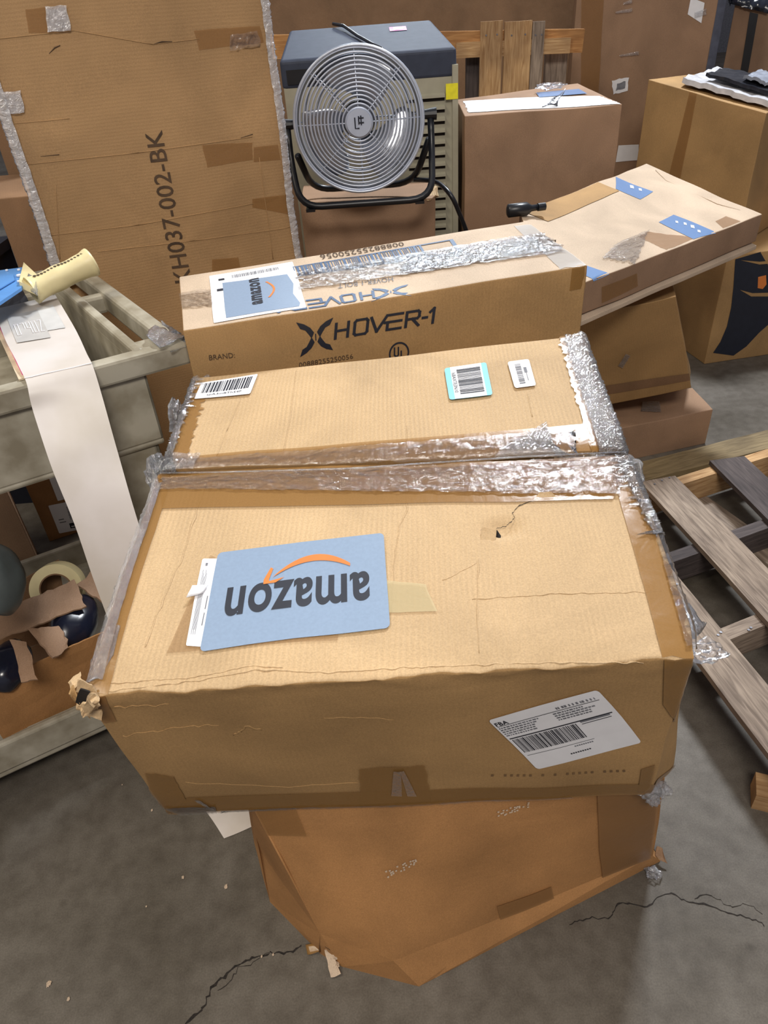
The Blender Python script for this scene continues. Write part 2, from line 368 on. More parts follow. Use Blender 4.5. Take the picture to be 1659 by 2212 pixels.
def sheet(name, pts, mat, parent, n=(8, 4), amp=.004, seed=1, thick=.003, M=None):
    """a bent piece of board or film given by four corners"""
    P = [V(p) for p in pts]; vs = []; fs = []; nu, nw = n
    nrm = (P[1] - P[0]).cross(P[3] - P[0]).normalized()
    for sgn in (0, 1):
        for j in range(nw + 1):
            for i in range(nu + 1):
                a, b = i / nu, j / nw; p = P[0].lerp(P[1], a).lerp(P[3].lerp(P[2], a), b)
                if i in (0, nu) or j in (0, nw): p = p + nv(p, 60, seed) * amp * .7
                vs.append(p + nv(p, 22, seed) * amp - nrm * thick * sgn)
    k = (nu + 1) * (nw + 1); q = lambda i, j, s: s * k + j * (nu + 1) + i
    for j in range(nw):
        for i in range(nu):
            fs.append((q(i, j, 0), q(i + 1, j, 0), q(i + 1, j + 1, 0), q(i, j + 1, 0))); fs.append((q(i, j + 1, 1), q(i + 1, j + 1, 1), q(i + 1, j, 1), q(i, j, 1)))
    for i in range(nu): fs.append((q(i, 0, 1), q(i + 1, 0, 1), q(i + 1, 0, 0), q(i, 0, 0))); fs.append((q(i, nw, 0), q(i + 1, nw, 0), q(i + 1, nw, 1), q(i, nw, 1)))
    for j in range(nw): fs.append((q(0, j, 0), q(0, j + 1, 0), q(0, j + 1, 1), q(0, j, 1))); fs.append((q(nu, j, 1), q(nu, j + 1, 1), q(nu, j + 1, 0), q(nu, j, 0)))
    return mk(name, vs, fs, mat, parent, smooth=thick < .002, M=M)
def crumple(name, c, size, mat, parent, seed=1, n=9, flat=(1, 1, 1)):
    """a scrunched wad of film or torn board"""
    bm = bmesh.new(); bmesh.ops.create_icosphere(bm, subdivisions=3, radius=1); vs = []
    for v in bm.verts:
        d = v.co.copy(); k = 1 + .55 * noise.noise(d * 2.3 + V((seed, 0, 0))) + .5 * abs(noise.noise(d * 6 + V((0, seed, 0))))
        vs.append(V(c) + V((d.x * flat[0], d.y * flat[1], d.z * flat[2])) * k * size)
    fs = [[v.index for v in f.verts] for f in bm.faces]; bm.free(); return mk(name, vs, fs, mat, parent)
# ------------------------------------------------------------------ setting
def floor_mat():
    m, nt, p = newmat('polished_concrete'); tc = N(nt, 'ShaderNodeTexCoord'); o = tc.outputs['Object']
    def nz(sc, det=6, dist=0):
        n = N(nt, 'ShaderNodeTexNoise'); n.inputs['Scale'].default_value = sc; n.inputs['Detail'].default_value = det; n.inputs['Distortion'].default_value = dist; nt.links.new(o, n.inputs['Vector']); return n.outputs[0]
    a = ramp(nt, nz(2.2, 8, .5), [(.3, lin((86, 79, 69))), (.7, lin((122, 116, 108)))])
    b = ramp(nt, nz(26, 8), [(.3, (.72, .70, .68, 1)), (.62, (1, 1, 1, 1))])
    c = ramp(nt, nz(300, 3), [(.3, (.78, .78, .78, 1)), (.7, (1.05, 1.05, 1.05, 1))])
    col = mixc(nt, mixc(nt, a, b, 1.0, 'MULTIPLY'), c, 1.0, 'MULTIPLY')
    sp = ramp(nt, nz(9, 2), [(.70, (1, 1, 1, 1)), (.76, (.55, .52, .48, 1))]); col = mixc(nt, col, sp, 1.0, 'MULTIPLY')
    nt.links.new(col, p.inputs['Base Color']); p.inputs['Roughness'].default_value = .55; p.inputs['Specular IOR Level'].default_value = .3
    bp = N(nt, 'ShaderNodeBump'); bp.inputs['Strength'].default_value = .2; bp.inputs['Distance'].default_value = .002; nt.links.new(nz(60), bp.inputs['Height']); nt.links.new(bp.outputs[0], p.inputs['Normal'])
    return m
FLOORM = floor_mat()
FLOOR = tag(MB().box((-9, -4, -.1), (9, 18, 0)).build('floor', FLOORM), kind='structure')
tag(MB().box((-9, 18, 0), (9, 18.15, 6.5)).build('wall_back', plain('painted_block_wall', (120, 122, 130), .8)), kind='structure')
# cracks in the slab, drawn as thin dark strips
def crack(pts, wmin, wmax, seed):
    vs = []; fs = []; P = []
    for (a, b) in zip(pts[:-1], pts[1:]):
        A, B = pz(*a, 0), pz(*b, 0); k = max(2, int((B - A).length / .006))
        for i in range(k): P.append(A.lerp(B, i / k))
    for i, p in enumerate(P):
        p = p + V((noise.noise(V((i * .13, seed, 0))) * .016 + noise.noise(V((i * .7, seed, 2))) * .005, noise.noise(V((i * .13, seed, 5))) * .016 + noise.noise(V((i * .7, seed, 7))) * .005, 0))
        w = wmin + (wmax - wmin) * abs(noise.noise(V((i * .3, seed, 9)))) * 2
        t = (P[min(i + 1, len(P) - 1)] - P[max(i - 1, 0)]).normalized(); n = V((-t.y, t.x, 0)) * w
        vs += [V((p.x, p.y, .0006)) + n, V((p.x, p.y, .0006)) - n]
    fs = [(2 * i, 2 * i + 1, 2 * i + 3, 2 * i + 2) for i in range(len(P) - 1)]
    return vs, fs
CRK = plain('crack_dark', (44, 38, 34), .95, noise_amt=.3, scale=200)
m = MB()
for pts, a, b, sd in (([(400, 2212), (455, 2150), (500, 2090), (560, 2062), (660, 2050)], .0008, .0028, 1), ([(470, 2140), (520, 2085), (590, 2058)], .0004, .0014, 5),
                      ([(1230, 1998), (1330, 1968), (1420, 1940), (1500, 1945), (1570, 1970), (1659, 2000)], .0008, .0024, 2), ([(1500, 1942), (1600, 1948), (1659, 1985)], .0004, .0012, 3)):
    m.add(*crack(pts, a, b, sd))
m.build('crack', CRK, FLOOR)
# ------------------------------------------------------------------ the front pile
# sloping plane shared by the two upper lids
TP, TN = V((0, .598, .8162)), V((-.02, -.189, 1)).normalized()
t1 = [pp(x, y, TP, TN) for x, y in ((172, 1503), (1503, 1417), (1356, 984), (342, 1024))]
FN = (t1[1] - t1[0]).cross(V((0, sin(.1865), -cos(.1865)))).normalized()
b1 = [pp(360, 1759, t1[0], FN), pp(1406, 1716, t1[0], FN)]
b1 += [t1[2] + (b1[1] - t1[1]) * .98, t1[3] + (b1[0] - t1[0]) * .98]
def dent1(x, y, z, h):
    d = V((0, 0, 0)); L, Wd, H = h.L, h.W, h.H
    # crushed front top edge
    k = smoothstep(.05 - abs(y) - abs(H - z), 0, .05); n = noise.noise(V((x * 14, y * 30, z * 30))); n2 = noise.noise(V((x * 50, y * 80, z * 80 + 5)))
    d += V((0, .003 * n + .0022 * n2, .0028 * n + .0022 * n2 - .002)) * k
    # right side bulges outwards behind the pushed-in front corner
    if x > L - .001: d += V((.050, 0, 0)) * smoothstep(y, .0, .05) * (1 - z / H * .85) * (1 - smoothstep(y, .2, Wd))
    # puncture on the lid
    q = sqrt(((x - PU[0]) / .035) ** 2 + ((y - PU[1]) / .022) ** 2) if PU else 9
    if z > H - .01: d.z -= .013 * max(0, 1 - q)
    # sag of the front face
    d += V((0, .006, 0)) * sin(pi * min(1, x / L)) * sin(pi * z / H) * (1 - smoothstep(y, 0, .1)) * (noise.noise(V((x * 5, 2, z * 5))) + .3)
    # left front corner flattened
    c = max(0, 1 - sqrt(x * x + y * y + (H - z) ** 2) / .07); d += V((.003, .003, -.004)) * c
    return d
PU = None
PU = (.55, .235)
A = Hexa(b1, t1, 'cardboard_box', 'battered tan box with a big upside-down amazon label on its lid, atop the front pile', CB, cell=.010, amp=.003, freq=7, deform=dent1, mats={'front': CBF, 'left': CBF, 'right': CBF})  # side faces get a darker board: their shade is put into the colour
pu = A.uv('top', 1060, 1166); PU = pu
# tape on the lid (brown) -- coordinates are photo pixels found on the lid
tp = lambda n, pts, mat=TAPE, e=.0022, **k: A.patch('top', pts, n, mat, e, **k)
tp('packing_tape', [(.001, .001), (.031, .001), (.026, A.W - .001), (.001, A.W - .001)], px=False, rag=.02)
tp('packing_tape', [(350, 1100), (1400, 1035), (1356, 986), (345, 1026)], e=.0026)
tp('packing_tape', [(336, 1048), (1362, 1008), (1356, 986), (345, 1026)], e=.0032, seed=5)
tp('packing_tape', [(A.L - .039, .001), (A.L - .001, .001), (A.L - .001, A.W - .001), (A.L - .031, A.W - .001)], px=False, rag=.02)
L1, W1, H1 = A.L, A.W, A.H
A.patch('front', [(778, 1755), (936, 1751), (918, 1652), (776, 1660)], 'packing_tape', TAPE, .0022, rag=.03)
A.patch('front', [(362, 1759), (1406, 1718), (1402, 1693), (405, 1722)], 'packing_tape', TAPE, .0022)
A.patch('front', [(360, 1758), (405, 1730), (375, 1676), (312, 1668)], 'packing_tape', TAPE, .0022, rag=.04)
A.patch('front', [(1374, 1714), (1404, 1700), (1416, 1650), (1385, 1660)], 'packing_tape', TAPE, .0022)
A.patch('front', [(1432, 1520), (1456, 1560), (1496, 1424), (1434, 1424)], 'packing_tape', TAPE, .0022)
A.patch('front', [(225, 1560), (252, 1556), (228, 1502), (172, 1506)], 'packing_tape', TAPE2, .0022)
A.patch('top', [(360, 1412), (730, 1384), (735, 1330), (455, 1200)], 'old_label_residue', clearish('label_residue', lin((150, 110, 66)), .28, .5, .2, 40, .2), .0020)
A.patch('top', [(800, 1325), (945, 1322), (918, 1262), (790, 1252)], 'paper_tape', clearish('matt_paper_tape', lin((205, 190, 150)), .55, .5, .2, 60, .2), .0022, rag=.05)
# shiny clear film
A.patch('top', [(.001, .008), (.020, .020), (.014, A.W - .03), (.001, A.W - .002)], 'clear_film', FILM2, .004, cell=.004, crink=.004, cs=90, rag=.06, px=False)
A.patch('top', [(232, 1440), (246, 1420), (262, 1352), (253, 1352)], 'clear_film', FILM2, .002, cell=.003, crink=.002, cs=200, rag=.1)
A.patch('top', [(345, 1060), (1380, 1040), (1356, 986), (345, 1024)], 'clear_film', FILM, .003, cell=.006, crink=.004, cs=60, rag=.06, seed=8)
A.patch('top', [(1412, 1160), (1425, 1150), (1362, 990), (1322, 990)], 'clear_film', FILM2, .003, cell=.004, crink=.005, cs=120, rag=.08, seed=9)
A.patch('top', [(1482, 1400), (1499, 1400), (1420, 1150), (1412, 1158)], 'clear_film', FILM, .003, cell=.004, crink=.004, cs=120, rag=.08, seed=10)
A.patch('front', [(362, 1762), (470, 1758), (466, 1738), (352, 1742)], 'clear_film', FILM, .002, cell=.005, crink=.003, cs=90, seed=11)
A.patch('front', [(470, 1760), (1240, 1730), (1240, 1718), (470, 1748)], 'clear_film', FILM, .002, cell=.006, crink=.003, cs=60, seed=12, rag=.1)
for i, (a, b, c, d) in enumerate((((845, 1715), (868, 1716), (866, 1662), (850, 1662)), ((880, 1716), (900, 1716), (872, 1660), (864, 1662)), ((455, 1745), (470, 1748), (432, 1724), (420, 1724)))):
    A.patch('front', (a, b, c, d), 'loose_tape_strip', FILM2, .003, cell=.004, crink=.002, seed=20 + i)
# big amazon sticker (upside down as seen): quad bl br tr tl in reading orientation
a = Art(A, 'top', [(829, 1153), (472, 1196), (432, 1410), (843, 1358)], 'amazon_label', [BLUEP, INK, ORG], .0030)
a.poly(rrect(0, 0, 1, 1, .028, .045), 0, 0)
a.text('amazon', .095, .40, .905, .70, 1, 1, bold=.022, res=8)
smile(a, .20, .20, .70, .42, 2)
a.build()['label'] = 'blue-grey sticker with dark amazon lettering and orange smile arrow'
a = Art(A, 'top', [(402, 1396), (430, 1398), (470, 1208), (438, 1208)], 'return_label_edge', [WHITE, INKL], .0022)
a.poly(rrect(0, 0, 1.25, 1, .12, .02), 0, 0)
for i in range(5): a.rect(.22 + i * .07, .12 + .05 * (i % 2), .25 + i * .07, .86 - .04 * (i % 3), 1)
a.rect(.86, .22, .93, .36, 1); a.rect(.86, .4, .93, .55, 1); a.rect(.3, .91, .45, .945, 1); a.build()
sheet('torn_tab', [A.sf('top', *A.uv('top', *p), .003) + V((0, 0, k)) for p, k in (((406, 1300), .006), ((440, 1286), .002), ((452, 1268), .002), ((420, 1278), .01))], WHITE, A.root, (5, 3), .001, 3, .0005, M=W2L[A.root.name])
# FBA shipping label on the front face
a = Art(A, 'front', [(1160, 1660), (1386, 1602), (1290, 1488), (1054, 1554)], 'shipping_label', [WHITE, INKS, INKL], .0022)
a.poly(rrect(0, 0, 1, 1, .03, .05), 0, 0)
a.text('FBA', .02, .865, .14, .93, 1, bold=.03); a.rect(.02, .85, .95, .858, 1)
rr = random.Random(4)
for x0, x1, y1, n in ((.02, .44, .83, 5), (.52, .92, .83, 4)):
    for i in range(n):
        x = x0
        while x < x0 + (x1 - x0) * rr.uniform(.6, 1): w = rr.uniform(.01, .035); a.rect(x, y1 - i * .037 - .02, x + w, y1 - i * .037, 2); x += w + .008
x = .58
while x < .93: w = rr.uniform(.008, .02); a.rect(x, .875, x + w, .91, 2); x += w + rr.choice((.006, .02))
a.rect(.02, .60, .96, .618, 1); a.bars(.03, .33, .62, .585, 46, 1, 5)
a.rect(.66, .575, .93, .60, 2); a.rect(.66, .545, .93, .555, 1)
a.rect(.03, .27, .66, .276, 1)
for i in range(9): a.rect(.46 + i * .02, .225, .474 + i * .02, .245, 2); a.rect(.38 + i * .022, .12, .395 + i * .022, .14, 1)
a.build()['label'] = 'white FBA shipping label with barcode'
# faint stamped line under the label
a = Art(A, 'front', [(1060, 1682), (1360, 1672), (1358, 1656), (1062, 1666)], 'stamped_print', [plain('faded_ink', (128, 98, 64), .8)], .0008)
for i in range(22):
    if rr.random() < .7: a.rect(i / 22, .3, i / 22 + .018, .6, 0, 0)
a.build()
# puncture and the tear from it, their shaded inside painted dark on the lid
def on(px, pyy, e=0): return A.sf('top', *A.uv('top', px, pyy), e)
tearline = [(1072, 1142), (1090, 1138), (1104, 1128), (1112, 1118), (1106, 1108), (1122, 1092), (1150, 1082), (1176, 1072), (1206, 1074)]
P = []
for p, q in zip(tearline[:-1], tearline[1:]):
    for i in range(6): P.append((p[0] + (q[0] - p[0]) * i / 6, p[1] + (q[1] - p[1]) * i / 6))
m = MB(); vs = []
for i, p in enumerate(P):
    w = 1.0 + 2.2 * abs(noise.noise(V((i * .35, 3, 1)))); n = noise.noise(V((i * .5, 1, 1))) * 3
    vs += [on(p[0] + n, p[1] - w * .5 + n, .0010), on(p[0] + n, p[1] + w * .5 + n, .0010)]
m.add(vs, [(2 * i, 2 * i + 1, 2 * i + 3, 2 * i + 2) for i in range(len(P) - 1)])
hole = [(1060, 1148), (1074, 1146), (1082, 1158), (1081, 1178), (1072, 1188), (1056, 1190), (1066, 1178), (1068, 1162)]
m.add([on(x, y, .0016) for x, y in hole], [tuple(range(8))]); m.build('painted_tear_shade', DARK, A.root, M=W2L[A.root.name])
sheet('torn_flap', [on(1036, 1182, .0012), on(1066, 1186, .0015), on(1071, 1150, .009), on(1040, 1146, .007)], CB, A.root, (7, 6), .002, 5, .002, M=W2L[A.root.name])
sheet('torn_flap', [on(1150, 1082, .001), on(1206, 1078, .001), on(1190, 1068, .007), on(1166, 1068, .006)], CB, A.root, (7, 3), .0015, 8, .002, M=W2L[A.root.name])
for i, (l, w) in enumerate((([(875, 1035), (880, 1100), (862, 1135), (850, 1230), (846, 1330)], .0022), ([(460, 1010), (425, 1100), (395, 1200), (352, 1295), (310, 1405)], .0025), ([(1020, 1294), (1200, 1282), (1400, 1278), (1440, 1275)], .0022),
                            ([(1030, 1215), (985, 1240), (945, 1258)], .0012), ([(1035, 1205), (1030, 1300), (1035, 1420)], .0016), ([(232, 1492), (420, 1470), (560, 1445), (700, 1452), (900, 1440), (1200, 1430), (1400, 1432)], .0024), ([(230, 1476), (420, 1462), (540, 1438), (620, 1440)], .002))):
    pts = []
    for p, q in zip(l[:-1], l[1:]):
        k = max(3, int(sqrt((p[0] - q[0]) ** 2 + (p[1] - q[1]) ** 2) / 9))
        for j in range(k): pts.append(on(p[0] + (q[0] - p[0]) * j / k + noise.noise(V((j * .3, i, 0))) * 3, p[1] + (q[1] - p[1]) * j / k + noise.noise(V((j * .4, i, 4))) * 4, .0001))
    MB().tube(pts, [w * (.4 + .9 * abs(noise.noise(V((j * .2, i, 8))))) for j in range(len(pts))], 6, flat=.55).build('board_crease', CB, A.root, True, M=W2L[A.root.name])
def onf(px, pyy, e=0): return A.sf('front', *A.uv('front', px, pyy), e)
for i, (l, w) in enumerate((([(245, 1528), (300, 1526), (375, 1522)], .0016), ([(265, 1590), (330, 1580), (420, 1568), (480, 1568)], .0012), ([(505, 1588), (520, 1582), (532, 1570), (570, 1580)], .0018), ([(700, 1552), (780, 1550), (860, 1556)], .001), ([(400, 1690), (600, 1700), (800, 1690)], .001))):
    pts = []
    for p, q in zip(l[:-1], l[1:]):
        for j in range(8): pts.append(onf(p[0] + (q[0] - p[0]) * j / 8, p[1] + (q[1] - p[1]) * j / 8 + noise.noise(V((j * .4, i, 4))) * 5, -.0002))
    MB().tube(pts, w, 6, flat=.5).build('board_crease', CBF, A.root, True, M=W2L[A.root.name])
# torn left corner: layers of ripped board round dark sheets painted as the shaded hollow
cL = pp(182, 1508, TP, TN) + V((0, -.004, -.012)); MA = W2L[A.root.name]
def f3(px, pyy, y): return py(px, pyy, y)
sheet('torn_corner', [f3(150, 1478, .63), f3(172, 1452, .66), f3(186, 1474, .63), f3(158, 1500, .615)], CB, A.root, (6, 5), .006, 2, .003, M=MA)
sheet('torn_corner', [f3(148, 1500, .60), f3(160, 1482, .61), f3(168, 1520, .59), f3(196, 1552, .60)], CBF, A.root, (6, 8), .004, 7, .003, M=MA)
sheet('torn_corner', [f3(172, 1516, .585), f3(188, 1504, .58), f3(206, 1528, .585), f3(186, 1540, .585)], CB, A.root, (6, 6), .008, 12, .003, M=MA)
crumple('torn_corner', f3(190, 1518, .600), .012, CB, A.root, 3)
for k_, (p_, q_, y_) in enumerate((((170, 1470), (202, 1480), .612), ((168, 1500), (208, 1512), .606), ((176, 1524), (214, 1534), .600))): sheet('torn_corner', [f3(*p_, y_), f3(*q_, y_), f3(q_[0] + 6, q_[1] + 22, y_ - .004), f3(p_[0] - 4, p_[1] + 20, y_ - .006)], CBF if k_ % 2 else CB, A.root, (7, 5), .006, 30 + k_, .003, M=MA)
sheet('painted_tear_shade', [f3(162, 1514, .592), f3(176, 1488, .592), f3(196, 1496, .592), f3(182, 1526, .592)], DARK, A.root, (5, 5), .003, 9, .002, M=MA)
sheet('painted_tear_shade', [f3(192, 1548, .598), f3(178, 1530, .598), f3(186, 1526, .598), f3(210, 1552, .604)], DARK, A.root, (5, 4), .002, 4, .002, M=MA)
# crushed right corner: dark tube painting the crease's shade, and scrunched film
pts = [f3(1478, 1450, .655), f3(1455, 1500, .655), f3(1438, 1560, .655), f3(1428, 1620, .66), f3(1416, 1670, .665)]
MB().tube(pts, [.001, .004, .0045, .003, .001], 6).build('corner_crease_shade', DARK, A.root, M=MA)
sheet('torn_corner', [f3(1404, 1690, .665), f3(1414, 1690, .665), f3(1424, 1632, .655), f3(1416, 1630, .655)], CB, A.root, (5, 9), .007, 2, .002, M=MA)
crumple('film_knot', f3(1402, 1706, .672), .015, FILM2, A.root, 5, flat=(1.2, 1, .9)); crumple('film_knot', f3(1432, 1706, .672), .011, FILM2, A.root, 8)
crumple('film_knot', f3(1412, 1726, .672), .010, FILM2, A.root, 11)
sheet('loose_film', [f3(1444, 1262, .86), f3(1462, 1272, .82), f3(1522, 1350, .77), f3(1480, 1395, .70)], FILM2, A.root, (10, 10), .012, 4, .0004, M=MA)
crumple('film_knot', f3(1520, 1408, .72), .018, FILM, A.root, 15, flat=(1.6, 1, .7))
# ---- second box, behind, taped to the first
t2 = [pp(x, y, TP + V((0, 0, .006)), TN) for x, y in ((356, 1013), (1345, 972), (1258, 722), (422, 816))]
dn = V((0, sin(.1865), -cos(.1865))) * .40
B2 = Hexa([t2[0] + dn, t2[1] + dn, t2[2] - V((0, 0, .39)), t2[3] - V((0, 0, .39))], t2, 'cardboard_box', 'tan box with three barcode stickers on its lid, taped behind the nearest box', CB, cell=.014, amp=.003, freq=7, mats={'front': CBF, 'left': CBF, 'right': CBF}, seed=4)  # sides darker than the lid, with the shade put into the board colour
B2.patch('top', [(356, 1013), (400, 1011), (448, 835), (420, 818)], 'packing_tape', TAPE, .0020, rag=.03)
B2.patch('top', [(356, 1013), (1345, 972), (1330, 905), (398, 988)], 'packing_tape', TAPE, .0024)
B2.patch('top', [(1275, 975), (1345, 972), (1262, 724), (1208, 730)], 'packing_tape', TAPE, .0028, rag=.03)
B2.patch('top', [(354, 1016), (420, 1012), (436, 985), (374, 985)], 'clear_film', FILM2, .003, cell=.004, crink=.006, cs=120, rag=.06, seed=31)
B2.patch('top', [(350, 1010), (368, 1010), (432, 818), (418, 816)], 'clear_film', FILM2, .003, cell=.004, crink=.006, cs=120, rag=.06, seed=30)
B2.patch('top', [(1290, 985), (1346, 975), (1262, 724), (1215, 730)], 'clear_film', FILM2, .003, cell=.0035, crink=.006, cs=130, rag=.02, seed=32)
B2.patch('top', [(1060, 988), (1344, 974), (1325, 900), (1180, 915)], 'clear_film', FILM2, .003, cell=.0035, crink=.005, cs=150, rag=.02, seed=33)
B2.patch('top', [(360, 1014), (1250, 980), (1250, 930), (420, 995)], 'clear_film', FILM, .003, cell=.006, crink=.004, cs=60, rag=.08, seed=34)
a = Art(B2, 'top', [(420, 865), (541, 854), (558, 811), (436, 830)], 'barcode_sticker', [WHITE, INKS], .004); a.poly(rrect(0, 0, 1, 1, .03, .06), 0, 0); a.bars(.08, .30, .93, .90, 24, 1, 3); a.text('spA3mBTh54F', .2, .10, .82, .22, 1); a.build()
a = Art(B2, 'top', [(971, 867), (1064, 856), (1050, 786), (960, 799)], 'blue_edged_sticker', [WHITE, INKS, CYAN], .004); a.poly(rrect(0, 0, 1, 1, .06, .06), 2, 0); a.rect(.13, .0, .87, 1, 0); a.bars(.27, .12, .83, .90, 24, 1, 9, False, 2); a.text('lsBAXTE3N10', .15, .18, .235, .80, 1, 2, rot=-90); a.build()
a = Art(B2, 'top', [(1112, 842), (1158, 836), (1142, 779), (1096, 785)], 'small_white_sticker', [WHITE, INKL], .004); a.poly(rrect(0, 0, 1, 1, .1, .08), 0, 0); a.bars(.28, .12, .55, .88, 17, 1, 12, False); a.rect(.64, .5, .78, .7, 1); a.rect(.70, .2, .73, .5, 1); a.build()
for l in ([(880, 920), (878, 960), (880, 990)], [(468, 985), (490, 930), (520, 860)], [(640, 800), (628, 900), (610, 985)], [(1140, 850), (1150, 900)]):
    pts = [B2.sf('top', *B2.uv('top', p[0] + (q[0] - p[0]) * j / 8, p[1] + (q[1] - p[1]) * j / 8), 0) for p, q in zip(l[:-1], l[1:]) for j in range(9)]
    MB().tube(pts, .0012, 6, flat=.5).build('board_crease', CB, B2.root, True, M=W2L[B2.root.name])
MBb = W2L[B2.root.name]
crumple('film_knot', pp(350, 1000, TP, TN) + V((-.012, 0, -.02)), .022, FILM2, B2.root, 6, flat=(.7, 1.2, 1.3)); crumple('film_knot', pp(386, 885, TP, TN) + V((-.008, 0, -.015)), .02, FILM2, B2.root, 7, flat=(.5, 1.3, 1.5))
crumple('film_knot', pp(447, 818, TP, TN), .007, FILM2, B2.root, 9, flat=(1.3, 1, .7)); crumple('film_knot', pp(1355, 1000, TP, TN) + V((.01, 0, -.02)), .02, FILM2, B2.root, 10, flat=(.6, 1.5, 1.2))
MB().tube([pp(345, 1022, TP + V((0, 0, .008)), TN), pp(480, 1020, TP + V((0, 0, .010)), TN), pp(760, 1012, TP + V((0, 0, .010)), TN), pp(900, 1002, TP + V((0, 0, .010)), TN), pp(1140, 986, TP + V((0, 0, .010)), TN), pp(1352, 976, TP + V((0, 0, .01)), TN)], .0016, 6).build('twisted_film', FILM2, B2.root, True, M=MBb)
# ---- crushed box underneath
A0 = b1[0].lerp(b1[1], .175) + V((0, .010, .012)); TR = b1[1] + V((.030, .020, .012))
A1 = pz(693, 2016, .075); K0 = pz(738, 2088, .0); Tt = pz(905, 2131, 0); Rr = pz(1427, 1860, 0); S1 = pz(692, 2060, 0.0); S2 = pz(583, 1948, .0)
FM = pz(850, 2078, .065); FR2 = pz(1410, 1848, .035)
Sm = A0.lerp(S2, .52) + V((-.018, .03, 0))
A0b = A0 + V((-.015, .03, 0)); bl = V((-.30, 1.22, 0)); br = V((.44, 1.25, 0)); blt = V((-.28, 1.22, .50)); brt = V((.44, 1.25, .52))
P6 = [A0, TR, A1, FM, FR2, Rr, Tt, K0, S1, S2, Sm, A0b, bl, br, brt, blt]
ix = {k: i for i, k in enumerate('A0 TR A1 FM FR2 Rr Tt K0 S1 S2 Sm A0b bl br brt blt'.split())}
F6 = ['FR2 FM Tt Rr', 'A1 K0 Tt FM', 'A1 S1 K0', 'A0 Sm S2 S1 A1', 'A0 A0b Sm', 'A0b blt bl S2 Sm', 'TR FR2 Rr br brt', 'bl blt brt br', 'A0 TR brt blt A0b', 'S1 S2 bl br Rr Tt K0']
bm = bmesh.new(); bv = [bm.verts.new(p) for p in P6]
for f in F6: bm.faces.new([bv[ix[k]] for k in f.split()])
bmesh.ops.triangulate(bm, faces=bm.faces[:], quad_method='BEAUTY')
for _ in range(4):
    ed = [e for e in bm.edges if e.calc_length() > .05]
    if ed: bmesh.ops.subdivide_edges(bm, edges=ed, cuts=1); bmesh.ops.triangulate(bm, faces=bm.faces[:])
for v in bm.verts:
    if v.co.z > .004: v.co += nv(v.co, 7, 5) * .003
    else: v.co.z = 0
bmesh.ops.recalc_face_normals(bm, faces=bm.faces[:]); bm.verts.index_update()
CR = thing('cardboard_box', 'crushed orange-brown box standing on the floor under the box with the upside-down label', 'cardboard box', ((Tt + br) / 2).to_tuple(), 0)
bodyv = [v.co.copy() for v in bm.verts]; bodyf = [[v.index for v in f.verts] for f in bm.faces]; bm.free()
MC = W2L[CR.name]
def frontpt(s, t, e=.0015):
    lo = A1.lerp(FM, min(1, s / .22)) if s < .22 else FM.lerp(FR2, (s - .22) / .78); hi = A0.lerp(TR, s); p = lo.lerp(hi, t); n = (TR - A0).cross(A1 - A0).normalized(); n = n if n.y < 0 else -n
    return p + nv(p, 7, 5) * .003 + n * (e + (.004 * sin(pi * t) * noise.noise(V((s * 3, t * 3, 4)))))
GN = 40; gb0 = len(bodyv); SS = sorted([.22] + [i / GN for i in range(GN + 1)]); GN = len(SS) - 1
bodyv += [frontpt(s_, j / 24, 0) for j in range(25) for s_ in SS]
bodyf += [(gb0 + j * (GN + 1) + i, gb0 + j * (GN + 1) + i + 1, gb0 + (j + 1) * (GN + 1) + i + 1, gb0 + (j + 1) * (GN + 1) + i) for j in range(24) for i in range(GN)]
mk('carton_body', bodyv, bodyf, CBO, CR, M=MC)
def fpatch(name, s0, s1, t0, t1_, mat, e=.0018, n=14):
    vs = [frontpt(s0 + (s1 - s0) * i / n, t0 + (t1_ - t0) * j / n, e) for j in range(n + 1) for i in range(n + 1)]
    fs = [(j * (n + 1) + i, j * (n + 1) + i + 1, (j + 1) * (n + 1) + i + 1, (j + 1) * (n + 1) + i) for j in range(n) for i in range(n)]
    mk(name, vs, fs, mat, CR, smooth=True, M=MC)
fpatch('packing_tape', .0, .10, .78, .95, TAPE2, .0045); fpatch('packing_tape', .83, .99, .0, .95, TAPE2, .0045); fpatch('packing_tape', .52, .68, .0, .12, TAPE2, .0045)
for k, (s0, t0) in enumerate(((.27, .52), (.58, .80))):
    m = MB()
    for i in range(12):
        for j in range(3):
            if rr.random() < .6:
                a_, b_ = s0 + i * .007 + rr.uniform(-.002, .002), t0 + j * .014 + i * .004 + rr.uniform(-.004, .004); m.add([frontpt(a_ + p, b_ + q, .005) for p, q in ((0, 0), (.004, .002), (.0045, .012), (-.001, .009))], [(0, 1, 2, 3)])
    m.build('label_residue', WHITE if k == 9 else CBP, CR, M=MC)
MB().tube([S1 + V((0, 0, .01)), A1, A1.lerp(A0, .5), A0], .0022, 6).build('board_crease', CBO, CR, True, M=MC)
for i, (c, sz, mt) in enumerate(((pz(712, 2040, .03), .012, CBP), (pz(725, 2062, .02), .010, CBP), (pz(722, 2085, .008), .008, CBP), (pz(745, 2060, .025), .009, FILM2))): crumple('torn_corner', c, sz, mt, CR, 20 + i, flat=(1, .8, .8))
sheet('torn_corner', [pz(700, 2048, .03), pz(715, 2050, .03), pz(738, 2100, .006), pz(716, 2108, .002)], CBP, CR, (4, 8), .005, 3, .002, M=MC)
sheet('painted_tear_shade', [pz(706, 2030, .046), pz(724, 2040, .046), pz(712, 2052, .040), pz(702, 2046, .040)], DARK, CR, (4, 4), .001, 3, .002, M=MC)  # dark sheet painted as the shaded inside of the tear
